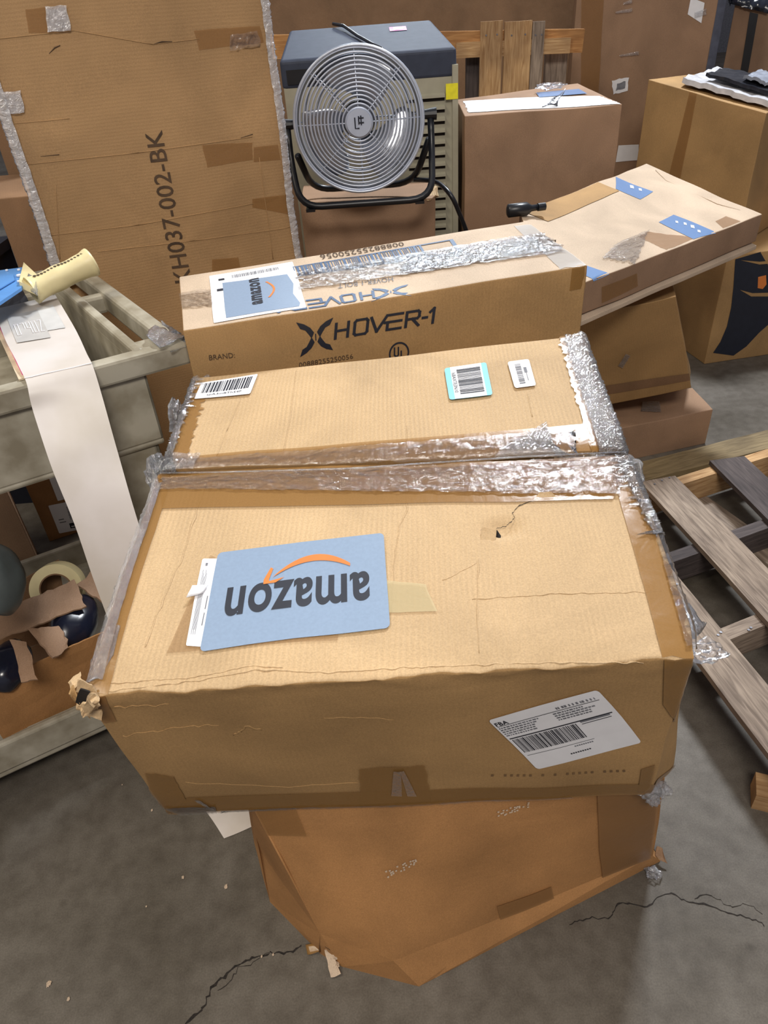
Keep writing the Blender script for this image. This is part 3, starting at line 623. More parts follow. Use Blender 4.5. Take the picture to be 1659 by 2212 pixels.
sheet('torn_tape', [pz(660, 2040, .004), pz(692, 2040, .012), pz(700, 2056, .012), pz(666, 2062, .002)], TAPE, CR, (5, 4), .003, 5, .0008, M=MC)
sheet('torn_corner', [pz(1415, 1850, .02), pz(1440, 1868, .01), pz(1432, 1835, .03), pz(1418, 1832, .03)], CBX, CR, (5, 4), .004, 6, .003, M=MC)
crumple('film_knot', pz(1412, 1886, .008), .014, FILM, CR, 31, flat=(1, .8, .6))
# ------------------------------------------------------------------ HOVER-1 carton behind
HP = V((.0496, 1.3415, 1.0307)); HN = V((-.024, -.039, 1)).normalized()
th = [pp(x, y, HP, HN) for x, y in ((394, 714), (1270, 573), (1141, 476), (387, 599))]
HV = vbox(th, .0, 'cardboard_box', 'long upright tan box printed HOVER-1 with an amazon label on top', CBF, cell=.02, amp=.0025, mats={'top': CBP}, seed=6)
def XLOGO(a, x0, y0, x1, y1, mi):
    f = lambda p: (x0 + (x1 - x0) * p[0], y0 + (y1 - y0) * p[1])
    arm = [(.0, .90), (.17, .88), (.33, .76), (.42, .62), (.47, .50), (.44, .38), (.37, .50), (.30, .62), (.18, .74)]
    up = [(.0, 1.0), (.20, .92), (.36, .80), (.46, .645), (.395, .60), (.37, .50), (.30, .62), (.22, .74), (.09, .80)]
    for sx in (0, 1):
        for sy in (0, 1): a.poly([f((1 - p[0] if sx else p[0], 1 - p[1] if sy else p[1])) for p in up], mi)
    for s_ in (0, 1):
        q = [(.40, .62), (.46, .655), (.44, .60), (.39, .50), (.44, .40), (.46, .345), (.40, .38), (.36, .50)]
        a.poly([f((1 - p[0] if s_ else p[0], p[1])) for p in q], mi)
    a.poly([f(p) for p in ((.485, .60), (.515, .60), (.515, .40), (.485, .40))], mi)
HL = [[(0, 0), (0, 1)], [(.72, 0), (.72, 1)], [(0, .5), (.72, .5)], [(1.1, .12), (1.1, .88), (1.2, 1), (1.75, 1), (1.85, .88), (1.85, .12), (1.75, 0), (1.2, 0), (1.1, .12)],
      [(2.05, 1), (2.42, 0), (2.95, 1)], [(3.02, 1), (3.85, 1)], [(2.86, .52), (3.80, .52)], [(3.02, .40), (3.02, 0), (3.80, 0)], [(4.1, 0), (4.1, 1), (4.75, 1), (4.85, .9), (4.85, .62), (4.75, .5), (4.2, .5)], [(4.45, .5), (4.85, 0)],
      [(5.08, .45), (5.32, .45)], [(5.5, .78), (5.72, 1), (5.72, 0)]]
a = Art(HV, 'front', [(648, 770), (714, 756), (714, 690), (640, 700)], 'printed_emblem', [INKS], .0010); XLOGO(a, 0, -.02, 1.08, 1.05, 0); a.build()
a = Art(HV, 'front', [(724, 731), (944, 695), (944, 664), (722, 700)], 'printed_brand_name', [INKS], .0010); a.strokes(HL, .17, 0, 0, 1, 1, 6.0, 0, shear=.12); a.build()
a = Art(HV, 'front', [(452, 778), (508, 772), (506, 761), (451, 767)], 'printed_word', [INKG], .0010); a.text('BRAND:', 0, 0, 1, 1, 0, res=2); a.build()
a = Art(HV, 'front', [(646, 794), (763, 774), (762, 764), (645, 783)], 'printed_number', [INKG], .0010); a.text('00888255250056', 0, 0, 1, 1, 0, res=2); a.build()
a = Art(HV, 'front', [(840, 790), (884, 783), (884, 736), (840, 741)], 'printed_certification_mark', [INKS], .0010)
n = 28
for i in range(n):
    t0, t1_ = 2 * pi * i / n, 2 * pi * (i + 1) / n; a.poly([(.5 + .5 * cos(t0), .5 + .5 * sin(t0)), (.5 + .5 * cos(t1_), .5 + .5 * sin(t1_)), (.5 + .42 * cos(t1_), .5 + .42 * sin(t1_)), (.5 + .42 * cos(t0), .5 + .42 * sin(t0))], 0)
a.strokes([[(.27, .76), (.27, .45), (.33, .38), (.42, .38), (.46, .45), (.46, .76)], [(.60, .58), (.60, .22), (.78, .22)]], .07, 0, 0, 1, 1, 1.0, 0); a.build()
HV.patch('front', [(1230, 628), (1264, 622), (1268, 575), (1236, 580)], 'packing_tape', TAPE, .0010, rag=.04)
# top prints: upside down logo, big barcode, number, amazon label, film
a = Art(HV, 'top', [(876, 615), (815, 622), (815, 650), (882, 640)], 'printed_emblem', [INKB], .0010); XLOGO(a, -.1, 0, 1.2, 1, 0); a.build()
a = Art(HV, 'top', [(805, 629), (580, 660), (596, 676), (812, 643)], 'printed_brand_name', [INKB], .0010); a.strokes(HL, .17, 0, 0, 1, 1, 6.0, 0, shear=.12); a.build()
a = Art(HV, 'top', [(848, 598), (730, 613), (730, 625), (850, 609)], 'printed_model_line', [INKL], .0010); a.text('HOVER-1 BOLT', 0, .1, 1, .9, 0, res=2); a.build()
a = Art(HV, 'top', [(640, 598), (998, 545), (978, 517), (632, 577)], 'printed_barcode', [INKB], .0010)
a.rect(0, 0, 1, .05, 0); a.rect(0, .93, 1, 1, 0); a.rect(.975, 0, 1, 1, 0); a.bars(.0, .05, .80, .93, 46, 0, 21); a.build()
a = Art(HV, 'top', [(870, 523), (690, 551), (694, 561), (874, 531)], 'printed_number', [INKG], .0010); a.text('00888255250056', 0, 0, 1, 1, 0, res=2); a.build()
a = Art(HV, 'top', [(462, 699), (662, 665), (632, 566), (452, 597)], 'shipping_label', [WHITE, INKL, BLUEP, INKS, ORG], .0016)
a.poly(rrect(0, 0, 1, 1, .01, .02), 0, 0); a.bars(.26, .86, .82, .93, 40, 1, 2); a.rect(.1, .85, .17, .89, 3); a.rect(.07, .62, .16, .67, 3)
a.poly([(.14, .05), (.93, .04), (.95, .10), (.90, .30), (.93, .5), (.89, .72), (.14, .79)], 2, 1)
a.text('amazon', .44, .20, .56, .76, 3, 2, bold=.04, rot=90, res=4)
for i in range(12):
    t = i / 12; x = lambda q: .62 + .07 * sin(pi * q); y = lambda q: .64 - .34 * q; a.poly([(x(t), y(t)), (x(t + 1 / 12), y(t + 1 / 12)), (x(t + 1 / 12) + .025, y(t + 1 / 12)), (x(t) + .025, y(t))], 4, 2)
a.build()['label'] = 'white shipping label with a grey-blue amazon sticker on it'
HV.patch('top', [(395, 668), (460, 662), (455, 628), (390, 636)], 'clear_film', FILM, .0022, cell=.006, crink=.003, seed=40, rag=.05)
HV.patch('top', [(655, 628), (1235, 535), (1175, 505), (640, 590)], 'clear_film', FILM, .0022, cell=.006, crink=.003, cs=60, seed=41, rag=.05)
HV.patch('top', [(860, 596), (1190, 545), (1150, 515), (880, 556)], 'clear_film', FILM2, .0028, cell=.004, crink=.0035, cs=110, seed=42, rag=.06)
HV.patch('top', [(1210, 582), (1266, 573), (1150, 482), (1110, 488)], 'packing_tape', clearish('grey_tape', lin((190, 180, 168)), .5, .3, .2, 20, 1.0), .0010, rag=.03)
# ------------------------------------------------------------------ cartons around and behind
vd = (ray(5100, -247)); vd = V((vd.x, vd.y, 0)).normalized(); vb = V((-vd.y, vd.x, 0))
KR = py(613, 300, 2.13); KP = V((KR.x, KR.y, 0)); NK = vb
KL = pp(52, 380, KP, NK); KL = V((KL.x, KL.y, 0))
kb = [KL, KP, KP + vb * .16, KL + vb * .16]; kt = [p + V((0, 0, 1.66)) for p in kb]
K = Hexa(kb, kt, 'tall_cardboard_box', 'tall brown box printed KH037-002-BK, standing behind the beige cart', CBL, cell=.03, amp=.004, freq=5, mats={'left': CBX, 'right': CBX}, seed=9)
kp = lambda n, pts, mat, e=.0010, **k: K.patch('front', pts, n, mat, e, **k)
a = Art(K, 'front', [(415, 608), (350, 280), (312, 284), (378, 612)], 'printed_code', [INKG], .0014); a.text('KH037-002-BK', 0, 0, 1, 1, 0, bold=.006); a.build()
kp('packing_tape', [(430, 109), (570, 92), (562, 56), (420, 66)], TAPE2, rag=.03); kp('packing_tape', [(448, 362), (546, 345), (545, 308), (437, 313)], TAPE2, rag=.03)
kp('packing_tape', [(545, 448), (628, 464), (622, 420), (545, 430)], TAPE2); kp('packing_tape', [(458, 592), (520, 584), (515, 556), (458, 560)], TAPE2); kp('packing_tape', [(62, 72), (150, 70), (140, 12), (55, 20)], TAPE2, rag=.03)
kp('packing_tape', [(548, 350), (606, 345), (600, 312), (548, 318)], TAPE2)
kp('clear_film', [(102, 70), (152, 66), (144, 12), (96, 14)], SPARK, .003, cell=.004, crink=.006, cs=160, rag=.1, seed=50); kp('clear_film', [(14, 246), (52, 244), (46, 196), (8, 198)], SPARK, .003, cell=.004, crink=.006, cs=160, rag=.1, seed=51)
kp('clear_film', [(496, 110), (560, 100), (555, 66), (496, 76)], FILM, .002, cell=.004, crink=.004, cs=120, rag=.1, seed=52)
kp('wrapped_film_edge', [(K.L - .016, .3), (K.L + .012, .3), (K.L + .012, K.H), (K.L - .016, K.H)], SPARK, .003, cell=.004, crink=.008, cs=120, rag=.08, seed=53, px=False)
kp('wrapped_film_edge', [(-.012, .3), (.016, .3), (.016, K.H), (-.012, K.H)], SPARK, .003, cell=.004, crink=.008, cs=120, rag=.08, seed=54, px=False)
for l in ([(-5, 84), (160, 66), (330, 96), (430, 84)], [(0, 270), (150, 256)], [(54, 356), (300, 330), (545, 296)], [(98, 510), (300, 486), (548, 440)], [(210, 544), (420, 520), (640, 490)], [(130, 560), (120, 400)], [(590, 560), (560, 340)]):
    pts = [K.sf('front', *K.uv('front', p[0] + (q[0] - p[0]) * j / 8, p[1] + (q[1] - p[1]) * j / 8 + 2 * noise.noise(V((j, 1, 1)))), 0) for p, q in zip(l[:-1], l[1:]) for j in range(9)]
    MB().tube(pts, .0016, 6, flat=.6).build('board_crease', CBL, K.root, True, M=W2L[K.root.name])
for l in ([(332, 95), (350, 90), (372, 90)], [(88, 338), (128, 334)], [(106, 116), (118, 103), (130, 98)], [(520, 298), (546, 290)]):
    pts = [K.sf('front', *K.uv('front', *p), 0) for p in l]; MB().tube(pts, [.001] + [.003] * (len(pts) - 2) + [.002], 6, flat=.5).build('scuff', INKG, K.root, M=W2L[K.root.name])
def vb4(px4, ys, z0, *a, **k):
    """upright carton: two front top corners and two back top corners found at given distances"""
    top = [py(x, y, Y) for (x, y), Y in zip(px4, ys)]; return vbox(top, z0, *a, **k)
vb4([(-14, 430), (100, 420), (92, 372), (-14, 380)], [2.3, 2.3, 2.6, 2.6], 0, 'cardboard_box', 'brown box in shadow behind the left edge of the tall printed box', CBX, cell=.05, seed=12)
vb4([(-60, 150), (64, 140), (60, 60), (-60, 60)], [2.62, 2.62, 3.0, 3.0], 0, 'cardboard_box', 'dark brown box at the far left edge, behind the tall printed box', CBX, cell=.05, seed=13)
NAVY = plain('dark_navy_plastic', (30, 34, 48), .45, noise_amt=.1)
bn = thing('storage_bin', 'dark navy bin at the left edge beside the brown box in shadow', 'bin', (py(-14, 430, 2.3).x - .26, 2.38, 0))
MB().box((-.25, -.09, 0), (.18, .09, .90)).build('bin_body', NAVY, bn, M=Matrix()); MB().box((-.26, -.10, .90), (.19, .10, .93)).build('bin_lid', NAVY, bn, M=Matrix())
# flat wide carton leaning across the pile
FY = dict(A=2.95, B=2.48, C=1.88, N=2.86)
pA, pB, pN = py(1396, 353, 2.95), py(1660, 469, 2.48), py(1329, 379, 2.86)
pC = py(1262, 613, 1.90); pD = py(1181, 478, 2.16); pN2 = py(1336, 414, 2.66)
PN = (pB - pC).cross(pA - pC).normalized()
if PN.z < 0: PN = -PN
fx = lambda x, y: pp(x, y, pC, PN)
far = (fx(1660, 469) - fx(1262, 613)).normalized()
pB2 = fx(1646, 463) + far * .0; pBx = fx(1646, 463)
topf = [fx(1190, 640), pBx, fx(1396, 353), fx(1122, 458)]
dnf = V((0, .0, -.092))
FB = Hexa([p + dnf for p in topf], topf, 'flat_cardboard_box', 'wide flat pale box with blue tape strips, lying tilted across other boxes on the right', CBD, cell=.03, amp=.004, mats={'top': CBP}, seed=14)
ft = lambda n, pts, mat, e=.001, **k: FB.patch('top', pts, n, mat, e, **k)
for pts in ([(1383, 431), (1411, 414), (1330, 382), (1330, 408)], [(1498, 517), (1546, 504), (1455, 464), (1423, 480)], [(1282, 608), (1316, 592), (1262, 572), (1252, 590)]):
    ft('blue_tape_strip', pts, BTAPE, .0012)
for (x, y, w) in ((1365, 404, .5), (1383, 410, .4), (1480, 484, .4), (1496, 490, .5), (1510, 500, .4), (1462, 480, .35)):
    ft('tape_lettering', [(x - 7 * w, y + 5 * w), (x + 9 * w, y + 8 * w), (x + 6 * w, y - 4 * w), (x - 9 * w, y - 7 * w)], WHITE, .0022, cell=.01)
ft('packing_tape', [(1562, 493), (1600, 478), (1568, 467), (1545, 478)], TAPE2); ft('packing_tape', [(1440, 540), (1505, 512), (1400, 500), (1380, 512)], TAPE2, rag=.05)
ft('clear_film', [(1300, 560), (1370, 572), (1400, 500), (1330, 530)], FILM, .003, cell=.008, crink=.004, seed=60, rag=.1)
FB.patch('front', [(1300, 655), (1378, 618), (1376, 590), (1300, 620)], 'packing_tape', TAPE2, .001)
MFB = W2L[FB.root.name]
MB().tube([fx(1417, 368) + V((0, 0, .001)), fx(1440, 390), fx(1550, 440), fx(1600, 455)], .003, 6, flat=.4).build('board_crease', CBP, FB.root, True, M=MFB)
FB.patch('top', [(1184, 479), (1338, 413), (1292, 394), (1128, 456)], 'folded_flap', CBF, .002, cell=.03)
# thin flat sheet under it with a bright edge
s0 = [p + V((0, 0, -.112)) for p in topf]; s1 = [p + V((0, 0, -.098)) for p in topf]
off = (topf[0] - topf[3]).normalized() * .018; off.z = 0
Hexa([p + off for p in s0], [p + off for p in s1], 'cardboard_sheet', 'folded pale cardboard sheet directly under the wide flat box, its bright edge showing', CBP, cell=.05, amp=.003, r=.002, cat='cardboard sheet', seed=15).root['category'] = 'cardboard sheet'
# cartons below the flat one
eT = [py(1180, 700, 2.12), py(1460, 640, 2.12), py(1452, 610, 2.5), py(1180, 650, 2.5)]; eB = [py(1180, 900, 2.30), py(1493, 838, 2.30), py(1489, 790, 2.62), py(1180, 850, 2.62)]
for p in eB: p.z = max(p.z, .155)
EB = Hexa(eB, eT, 'cardboard_box', 'tilted brown box with dark tape strip, under the wide flat box', CBF, cell=.04, amp=.006, seed=17)
fF = [pz(1150, 965, .15), pz(1541, 884, .15), pz(1496, 838, .15), pz(1150, 890, .15)]
FX = vbox(fF, 0, 'cardboard_box', 'low brown box on the floor, lowest of the stack right of the front pile', CBD, cell=.04, amp=.003, seed=18)
EB.patch('front', [(1180, 872), (1492, 822), (1491, 805), (1180, 850)], 'packing_tape', CBX, .002)
EB.patch('front', [(1335, 790), (1345, 795), (1362, 768), (1352, 764)], 'clear_film', FILM2, .002, crink=.003, seed=62)
FX.patch('top', [(1384, 890), (1428, 892), (1424, 868), (1388, 870)], 'clear_film', FILM2, .002, cell=.006, crink=.004, seed=61)
# box with dark swoosh print
g = [pz(1521, 787, 0), pz(1800, 745, 0)]; gb = pz(1480, 700, 0)
gd = V((g[1].x - g[0].x, g[1].y - g[0].y, 0)).normalized(); gn = V((-gd.y, gd.x, 0)); gq = [g[0], g[1], g[1] + gn * .55, g[0] + gn * .55]
G = Hexa(gq, [p + V((0, 0, .50)) for p in gq], 'cardboard_box', 'brown box with large dark curved print and orange patch, in shade at right', CBF, cell=.05, seed=19)
gp = lambda x, y: G.uv('front', x, y)
def gpoly(name, pts, mat, e=.002):
    bm = bmesh.new(); vs = [bm.verts.new((*gp(*p), 0)) for p in pts]; bm.faces.new(vs); bmesh.ops.triangulate(bm, faces=bm.faces[:]); bm.verts.index_update()
    mk(name, [G.sf('front', v.co.x, v.co.y, e) for v in bm.verts], [[v.index for v in f.verts] for f in bm.faces], mat, G.root, M=W2L[G.root.name]); bm.free()
gpoly('printed_swoosh', [(1588, 560), (1584, 620), (1579, 665), (1570, 705), (1556, 738), (1540, 762), (1570, 766), (1584, 768), (1612, 748), (1640, 718), (1665, 696), (1700, 660), (1700, 530), (1640, 545)], INKS)
gpoly('printed_curve', [(1598, 626), (1625, 633), (1660, 632), (1700, 622), (1700, 632), (1660, 640), (1622, 640)], CBF, .003)
gpoly('printed_curve', [(1600, 562), (1640, 565), (1700, 560), (1700, 566), (1640, 571)], CBF, .003)
gpoly('orange_patch', [(1637, 598), (1654, 594), (1655, 614), (1647, 624), (1636, 622)], ORG, .003)
# carton right of the heater
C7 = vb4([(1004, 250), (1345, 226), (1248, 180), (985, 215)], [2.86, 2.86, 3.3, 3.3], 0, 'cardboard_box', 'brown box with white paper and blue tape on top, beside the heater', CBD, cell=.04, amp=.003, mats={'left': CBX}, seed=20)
C7.patch('top', [(1012, 244), (1340, 225), (1300, 203), (1000, 219)], 'white_paper_sheet', WHITE, .002, rag=.02)
C7.patch('top', [(1165, 212), (1268, 204), (1250, 194), (1158, 202)], 'blue_tape_strip', BTAPE, .004)
M7 = W2L[C7.root.name]; w7 = lambda x, y, Y: py(x, y, Y)
sheet('loose_film', [w7(1170, 233, 2.90), w7(1205, 226, 2.90), w7(1222, 193, 2.96), w7(1216, 198, 2.94)], FILM, C7.root, (6, 8), .008, 3, .0005, M=M7)
crumple('film_knot', w7(1190, 186, 3.2), .03, FILM, C7.root, 3, flat=(1.6, 1, .35)); 
# tall carton and the others at the top right
T8 = vb4([(1256, -120), (1572, -120), (1575, -140), (1250, -140)], [4.1, 4.1, 4.5, 4.5], 0, 'tall_cardboard_box', 'tall tan box with torn white label scraps, behind the box with white paper on top', CBD, cell=.06, amp=.004, seed=21)
T8.patch('front', [(1254, 260), (1290, 262), (1305, -10), (1256, -10)], 'packing_tape', TAPE2, .002)
T8.patch('front', [(1325, 204), (1356, 196), (1358, 166), (1322, 174)], 'torn_label', WHITE, .003, rag=.1); T8.patch('front', [(1330, 196), (1350, 190), (1352, 175), (1334, 180)], 'smudged_print', INKL, .005, rag=.2)
T8.patch('front', [(1330, 350), (1378, 346), (1380, 312), (1336, 314)], 'white_label', WHITE, .003)
T8.patch('front', [(1515, 50), (1548, 40), (1556, 2), (1522, 6)], 'white_label', WHITE, .003)
for i, (x, y, w, h) in enumerate(((1330, 25, 34, 4), (1345, 6, 20, 4), (1500, 26, 26, 14), (1340, 118, 40, 4))): T8.patch('front', [(x, y + h), (x + w, y - 2 + h * .5), (x + w, y - 8), (x, y)], 'clear_film', FILM2, .004, cell=.008, crink=.004, seed=70 + i, rag=.2)
C9 = vb4([(1400, 171), (1656, 244), (1760, 190), (1520, 158)], [3.55, 3.13, 3.5, 3.85], .505, 'cardboard_box', 'brown box topped with black and white plastic mailers, at the right edge', CBF, cell=.05, amp=.003, seed=22)
C9.patch('front', [(1445, 380), (1470, 385), (1506, 203), (1490, 199)], 'packing_tape', TAPE2, .002)
fm = plain('poly_mailer_white', (214, 214, 220), .3, bump=.5); fk = plain('poly_mailer_black', (34, 36, 44), .25, bump=.5)
def on9(x, y, e): return C9.sf('top', *C9.uv('top', x, y), e)
def mailer(label, pts, mat, e, seed, th=.02):
    P = [on9(x, y, e) for x, y in pts]; o = sheet('poly_mailer', P, mat, None, (14, 10), .010, seed, th); tag(o, label, 'plastic mailer'); return o
mailer('white plastic mailer lying on the box at the right edge', [(1470, 188), (1659, 238), (1700, 196), (1545, 165)], fm, .034, 3)
mailer('black plastic mailer on top of the white one at the right edge', [(1520, 196), (1659, 232), (1690, 206), (1560, 182)], fk, .062, 5, .012)
mailer('silvery grey plastic mailer on top of the black one, nearest the edge of the box', [(1600, 212), (1664, 230), (1690, 212), (1630, 198)], plain('poly_mailer_grey', (150, 156, 170), .25, bump=.5), .084, 8, .012)
o = sheet('printed_card', [on9(x, y, .012) for x, y in ((1500, 182), (1560, 184), (1585, 170), (1530, 166))], plain('yellow_brown_print', (170, 140, 60), .5, c2=(120, 90, 60), scale=60), None, (4, 3), .002, 4, .004); tag(o, 'small yellow and brown card at the back of the box with plastic mailers', 'card')
C10 = vb4([(1590, -2), (1760, 30), (1760, 0), (1600, -26)], [4.75, 4.6, 5.1, 5.25], 0, 'cardboard_box', 'brown box with black straps at the top right corner', CBD, cell=.06, seed=23)
BLK = plain('black_plastic', (26, 28, 34), .35, noise_amt=.1)
C10.patch('front', [(1596, 175), (1612, 178), (1638, 30), (1620, 26)], 'black_strap', BLK, .004)
C10.patch('top', [(1572, 5), (1659, 28), (1690, 0), (1620, -14)], 'black_film', plain('black_stretch_film', (30, 34, 46), .15, bump=1), .01, crink=.03, cs=40)
vb4([(1545, -40), (1578, -42), (1548, -50), (1515, -50)], [4.75, 4.75, 5.1, 5.1], 0, 'cardboard_box', 'narrow dark blue-grey box between the tall tan box and the strapped box', plain('blue_grey_board', (96, 100, 116), .6), cell=.08, seed=24)
# wall of cartons at the back and pallet standing in front
vb4([(520, -260), (1262, -260), (1262, -262), (520, -262)], [5.0, 5.0, 5.6, 5.6], 0, 'tall_cardboard_box', 'very large brown box behind the upright wooden pallet', CBX, cell=.1, amp=.004, seed=25)
def wood(name, c, c2, sc=8):
    m, nt, p = newmat(name); tc = N(nt, 'ShaderNodeTexCoord'); mp = N(nt, 'ShaderNodeMapping'); mp.inputs['Scale'].default_value = (14, 1.2, 14); nt.links.new(tc.outputs['UV'], mp.inputs[0])
    nz = N(nt, 'ShaderNodeTexNoise'); nz.inputs['Scale'].default_value = sc; nz.inputs['Detail'].default_value = 7; nz.inputs['Distortion'].default_value = .8; nt.links.new(mp.outputs[0], nz.inputs['Vector'])
    n2 = N(nt, 'ShaderNodeTexNoise'); n2.inputs['Scale'].default_value = 6; nt.links.new(tc.outputs['Object'], n2.inputs['Vector'])
    col = ramp(nt, nz.outputs[0], [(.3, lin(c2)), (.65, lin(c))]); st = ramp(nt, n2.outputs[0], [(.35, (.62, .60, .60, 1)), (.6, (1, 1, 1, 1))])
    nt.links.new(mixc(nt, col, st, 1.0, 'MULTIPLY'), p.inputs['Base Color']); p.inputs['Roughness'].default_value = .75
    bp = N(nt, 'ShaderNodeBump'); bp.inputs['Strength'].default_value = .4; bp.inputs['Distance'].default_value = .002; nt.links.new(nz.outputs[0], bp.inputs['Height']); nt.links.new(bp.outputs[0], p.inputs['Normal'])
    return m
PINE = wood('pine_board', (214, 176, 128), (168, 126, 80)); GREYW = wood('weathered_board', (172, 154, 136), (116, 100, 86)); DKW = wood('dark_board', (92, 82, 80), (58, 50, 50)); ORW = wood('orange_pine', (212, 158, 98), (170, 116, 64))
def plank(name, a, b, w, t, mat, parent, upv=(0, 0, 1), M=None, seed=0):
    """board along a->b, w wide, t thick below the given top line"""
    a, b = V(a), V(b); d = (b - a).normalized(); u = V(upv); s = d.cross(u).normalized(); u = s.cross(d).normalized(); n = 12; vs = []; fs = []; uv = []
    for i in range(n + 1):
        p = a.lerp(b, i / n); k = 1 + .03 * noise.noise(V((i * .5, seed, 1)))
        for (x, z) in ((-.5, 0), (.5, 0), (.5, -1), (-.5, -1)): vs.append(p + s * (x * w * k) + u * (z * t) + nv((i * .3, seed, 2), 1, 1) * .0015); uv.append((x * w + seed * .37 + z * .1, (b - a).length * i / n))
    for i in range(n):
        for k in range(4): fs.append((i * 4 + k, i * 4 + (k + 1) % 4, i * 4 + 4 + (k + 1) % 4, i * 4 + 4 + k))
    fs += [(3, 2, 1, 0), (n * 4, n * 4 + 1, n * 4 + 2, n * 4 + 3)]
    return mk(name, vs, fs, mat, parent, uv, M=M)
def nail(p, n, parent, M): 
    m = MB(); n = V(n); m.tube([V(p), V(p) + n * .0015], .0035, 8); m.build('nail', plain_nail, parent, M=M)
plain_nail = plain('nail_steel', (140, 140, 146), .35, metal=.8)
UP = thing('wooden_pallet', 'light wooden pallet standing on edge at the back, right of the heater', 'pallet', (.35, 3.9, 0)); MU = W2L[UP.name]; YU = 3.82
zz = lambda x, y, Y: py(x, y, Y)
pL, pR = zz(560, 76, YU), zz(1262, 62, YU)
plank('stringer', pL, pR, .03, .09, ORW, UP, (0, 0, 1), MU, 1)
q0, q1 = zz(985, 92, YU - .01), zz(1232, 80, YU - .01); plank('stringer', q0, q1, .03, .06, PINE, UP, (0, 0, 1), MU, 2)
for i, (x0, x1) in enumerate(((1039, 1086), (1092, 1150), (1152, 1178))):
    a0 = zz((x0 + x1) / 2, 46, YU - .03); w = (zz(x1, 100, YU - .03) - zz(x0, 100, YU - .03)).length
    plank('deck_board', a0, V((a0.x - .01, a0.y, 0)), w, .015, PINE if i < 2 else GREYW, UP, (0, -1, 0), MU, 3 + i)
    for k in range(2): nail(a0 + V(((k - .5) * w * .5, -.001, -.05)), (0, -1, 0), UP, MU)
a0 = zz(1022, 95, YU + .05); plank('block', a0, V((a0.x, a0.y, 0)), .06, .04, DKW, UP, (0, -1, 0), MU, 9)
a0 = zz(1205, 95, YU + .06); plank('block', a0, V((a0.x, a0.y, 0)), .10, .04, GREYW, UP, (0, -1, 0), MU, 8)
for x in (640, 800, 900): a0 = zz(x, 80, YU + .04); plank('deck_board', a0, V((a0.x, a0.y, 0)), .1, .015, GREYW, UP, (0, -1, 0), MU, 11)
# ---- heater cabinet
YH = 2.98
GBE = plain('beige_sheet_metal', (164, 160, 142), .45, spec=.4, noise_amt=.04); CHA = plain('charcoal_sheet_metal', (58, 64, 80), .6, spec=.25, noise_amt=.08); LOUV = plain('louver_shadow_metal', (120, 116, 104), .6)
hFL, hFR = py(603, 132, YH), py(987, 102, YH); hw = (hFR - hFL).length; zt = (hFL.z + hFR.z) / 2
HE = thing('heater', 'beige and charcoal cabinet heater with louvers, behind the round fan', 'heater', ((hFL.x + hFR.x) / 2, YH, 0)); ME = Matrix()
hx = hw / 2; D = .42
MB().box((-hx + .004, .004, .03), (hx - .004, D - .004, zt - .085)).build('cabinet_body', GBE, HE, M=ME)
capv = [(-hx, 0, zt - .09), (hx, 0, zt - .09), (hx, D, zt - .09), (-hx, D, zt - .09), (-hx, 0, zt), (hx, 0, zt), (hx - .05, D, zt + .075), (-hx + .02, D, zt + .075)]
def beveled(name, vs, fs, mat, parent, w=.01, M=None):
    bm = bmesh.new(); bv = [bm.verts.new(v) for v in vs]; [bm.faces.new([bv[i] for i in f]) for f in fs]
    bmesh.ops.bevel(bm, geom=bm.edges[:], offset=w, segments=3, affect='EDGES', profile=.5); bm.verts.index_update()
    o = mk(name, [v.co.copy() for v in bm.verts], [[v.index for v in f.verts] for f in bm.faces], mat, parent, M=M); bm.free(); return o
BF = [(3, 2, 1, 0), (4, 5, 6, 7), (0, 1, 5, 4), (1, 2, 6, 5), (2, 3, 7, 6), (3, 0, 4, 7)]
beveled('top_cap', capv, BF, CHA, HE, .012, ME)
MB().box((hx - .018, -.012, .04), (hx + .003, .004, zt - .05)).build('corner_post', GBE, HE, M=ME)
MB().box((-hx, .0, 0), (hx, D, .03)).build('base', CHA, HE, M=ME)
x0, x1 = hx - .185, hx - .045
m = MB()
for i in range(16):
    z = zt - .135 - i * .038
    if z < .1: break
    m.add([(x0, .0035, z), (x1, .0035, z), (x1, -.012, z - .006), (x0, -.012, z - .006), (x1, -.012, z - .014), (x0, -.012, z - .014), (x1, .0035, z - .016), (x0, .0035, z - .016)], [(3, 2, 1, 0), (2, 3, 5, 4), (5, 7, 6, 4), (0, 3, 5, 7), (1, 6, 4, 2)][0:3])
    m.add([(x0, .0030, z - .016), (x1, .0030, z - .016), (x1, .0030, z - .026), (x0, .0030, z - .026)], [(3, 2, 1, 0)], 1)  # dark strip paints the shaded gap under each louver
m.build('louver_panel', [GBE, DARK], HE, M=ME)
MB().box((hx - .045, -.0015, zt - .155), (hx - .001, .0, zt - .105), T=lambda p: p + V((.003, -.013, -.002))).build('yellow_sticker', plain('yellow_print', (236, 226, 40), .5), HE, M=ME)
m = MB(); T = lambda x, y: V((x, y, zt + .075 * y / D + .002)); m.add([T(hx - .22, .28), T(hx - .155, .28), T(hx - .155, .34), T(hx - .22, .34)], [(0, 1, 2, 3)], 0); m.add([T(hx - .205, .29) + V((0, 0, .001)), T(hx - .17, .29) + V((0, 0, .001)), T(hx - .17, .33) + V((0, 0, .001)), T(hx - .205, .33) + V((0, 0, .001))], [(0, 1, 2, 3)], 1)
m.build('pink_sticker', [plain('pink_print', (230, 130, 190), .5), WHITE], HE, M=ME)
MB().box((-hx + .02, -.004, zt - .075), (-hx + .25, .001, zt - .03)).build('front_recess', BLK, HE, M=ME)
MB().tube([(-.12, .42, zt + .085), (-.08, .36, zt + .078), (-.03, .22, zt + .048), (.02, .08, zt + .025), (.05, .0, zt + .014), (.06, -.02, zt - .03)], .006, 8).build('power_cord', BLK, HE, True, M=ME)
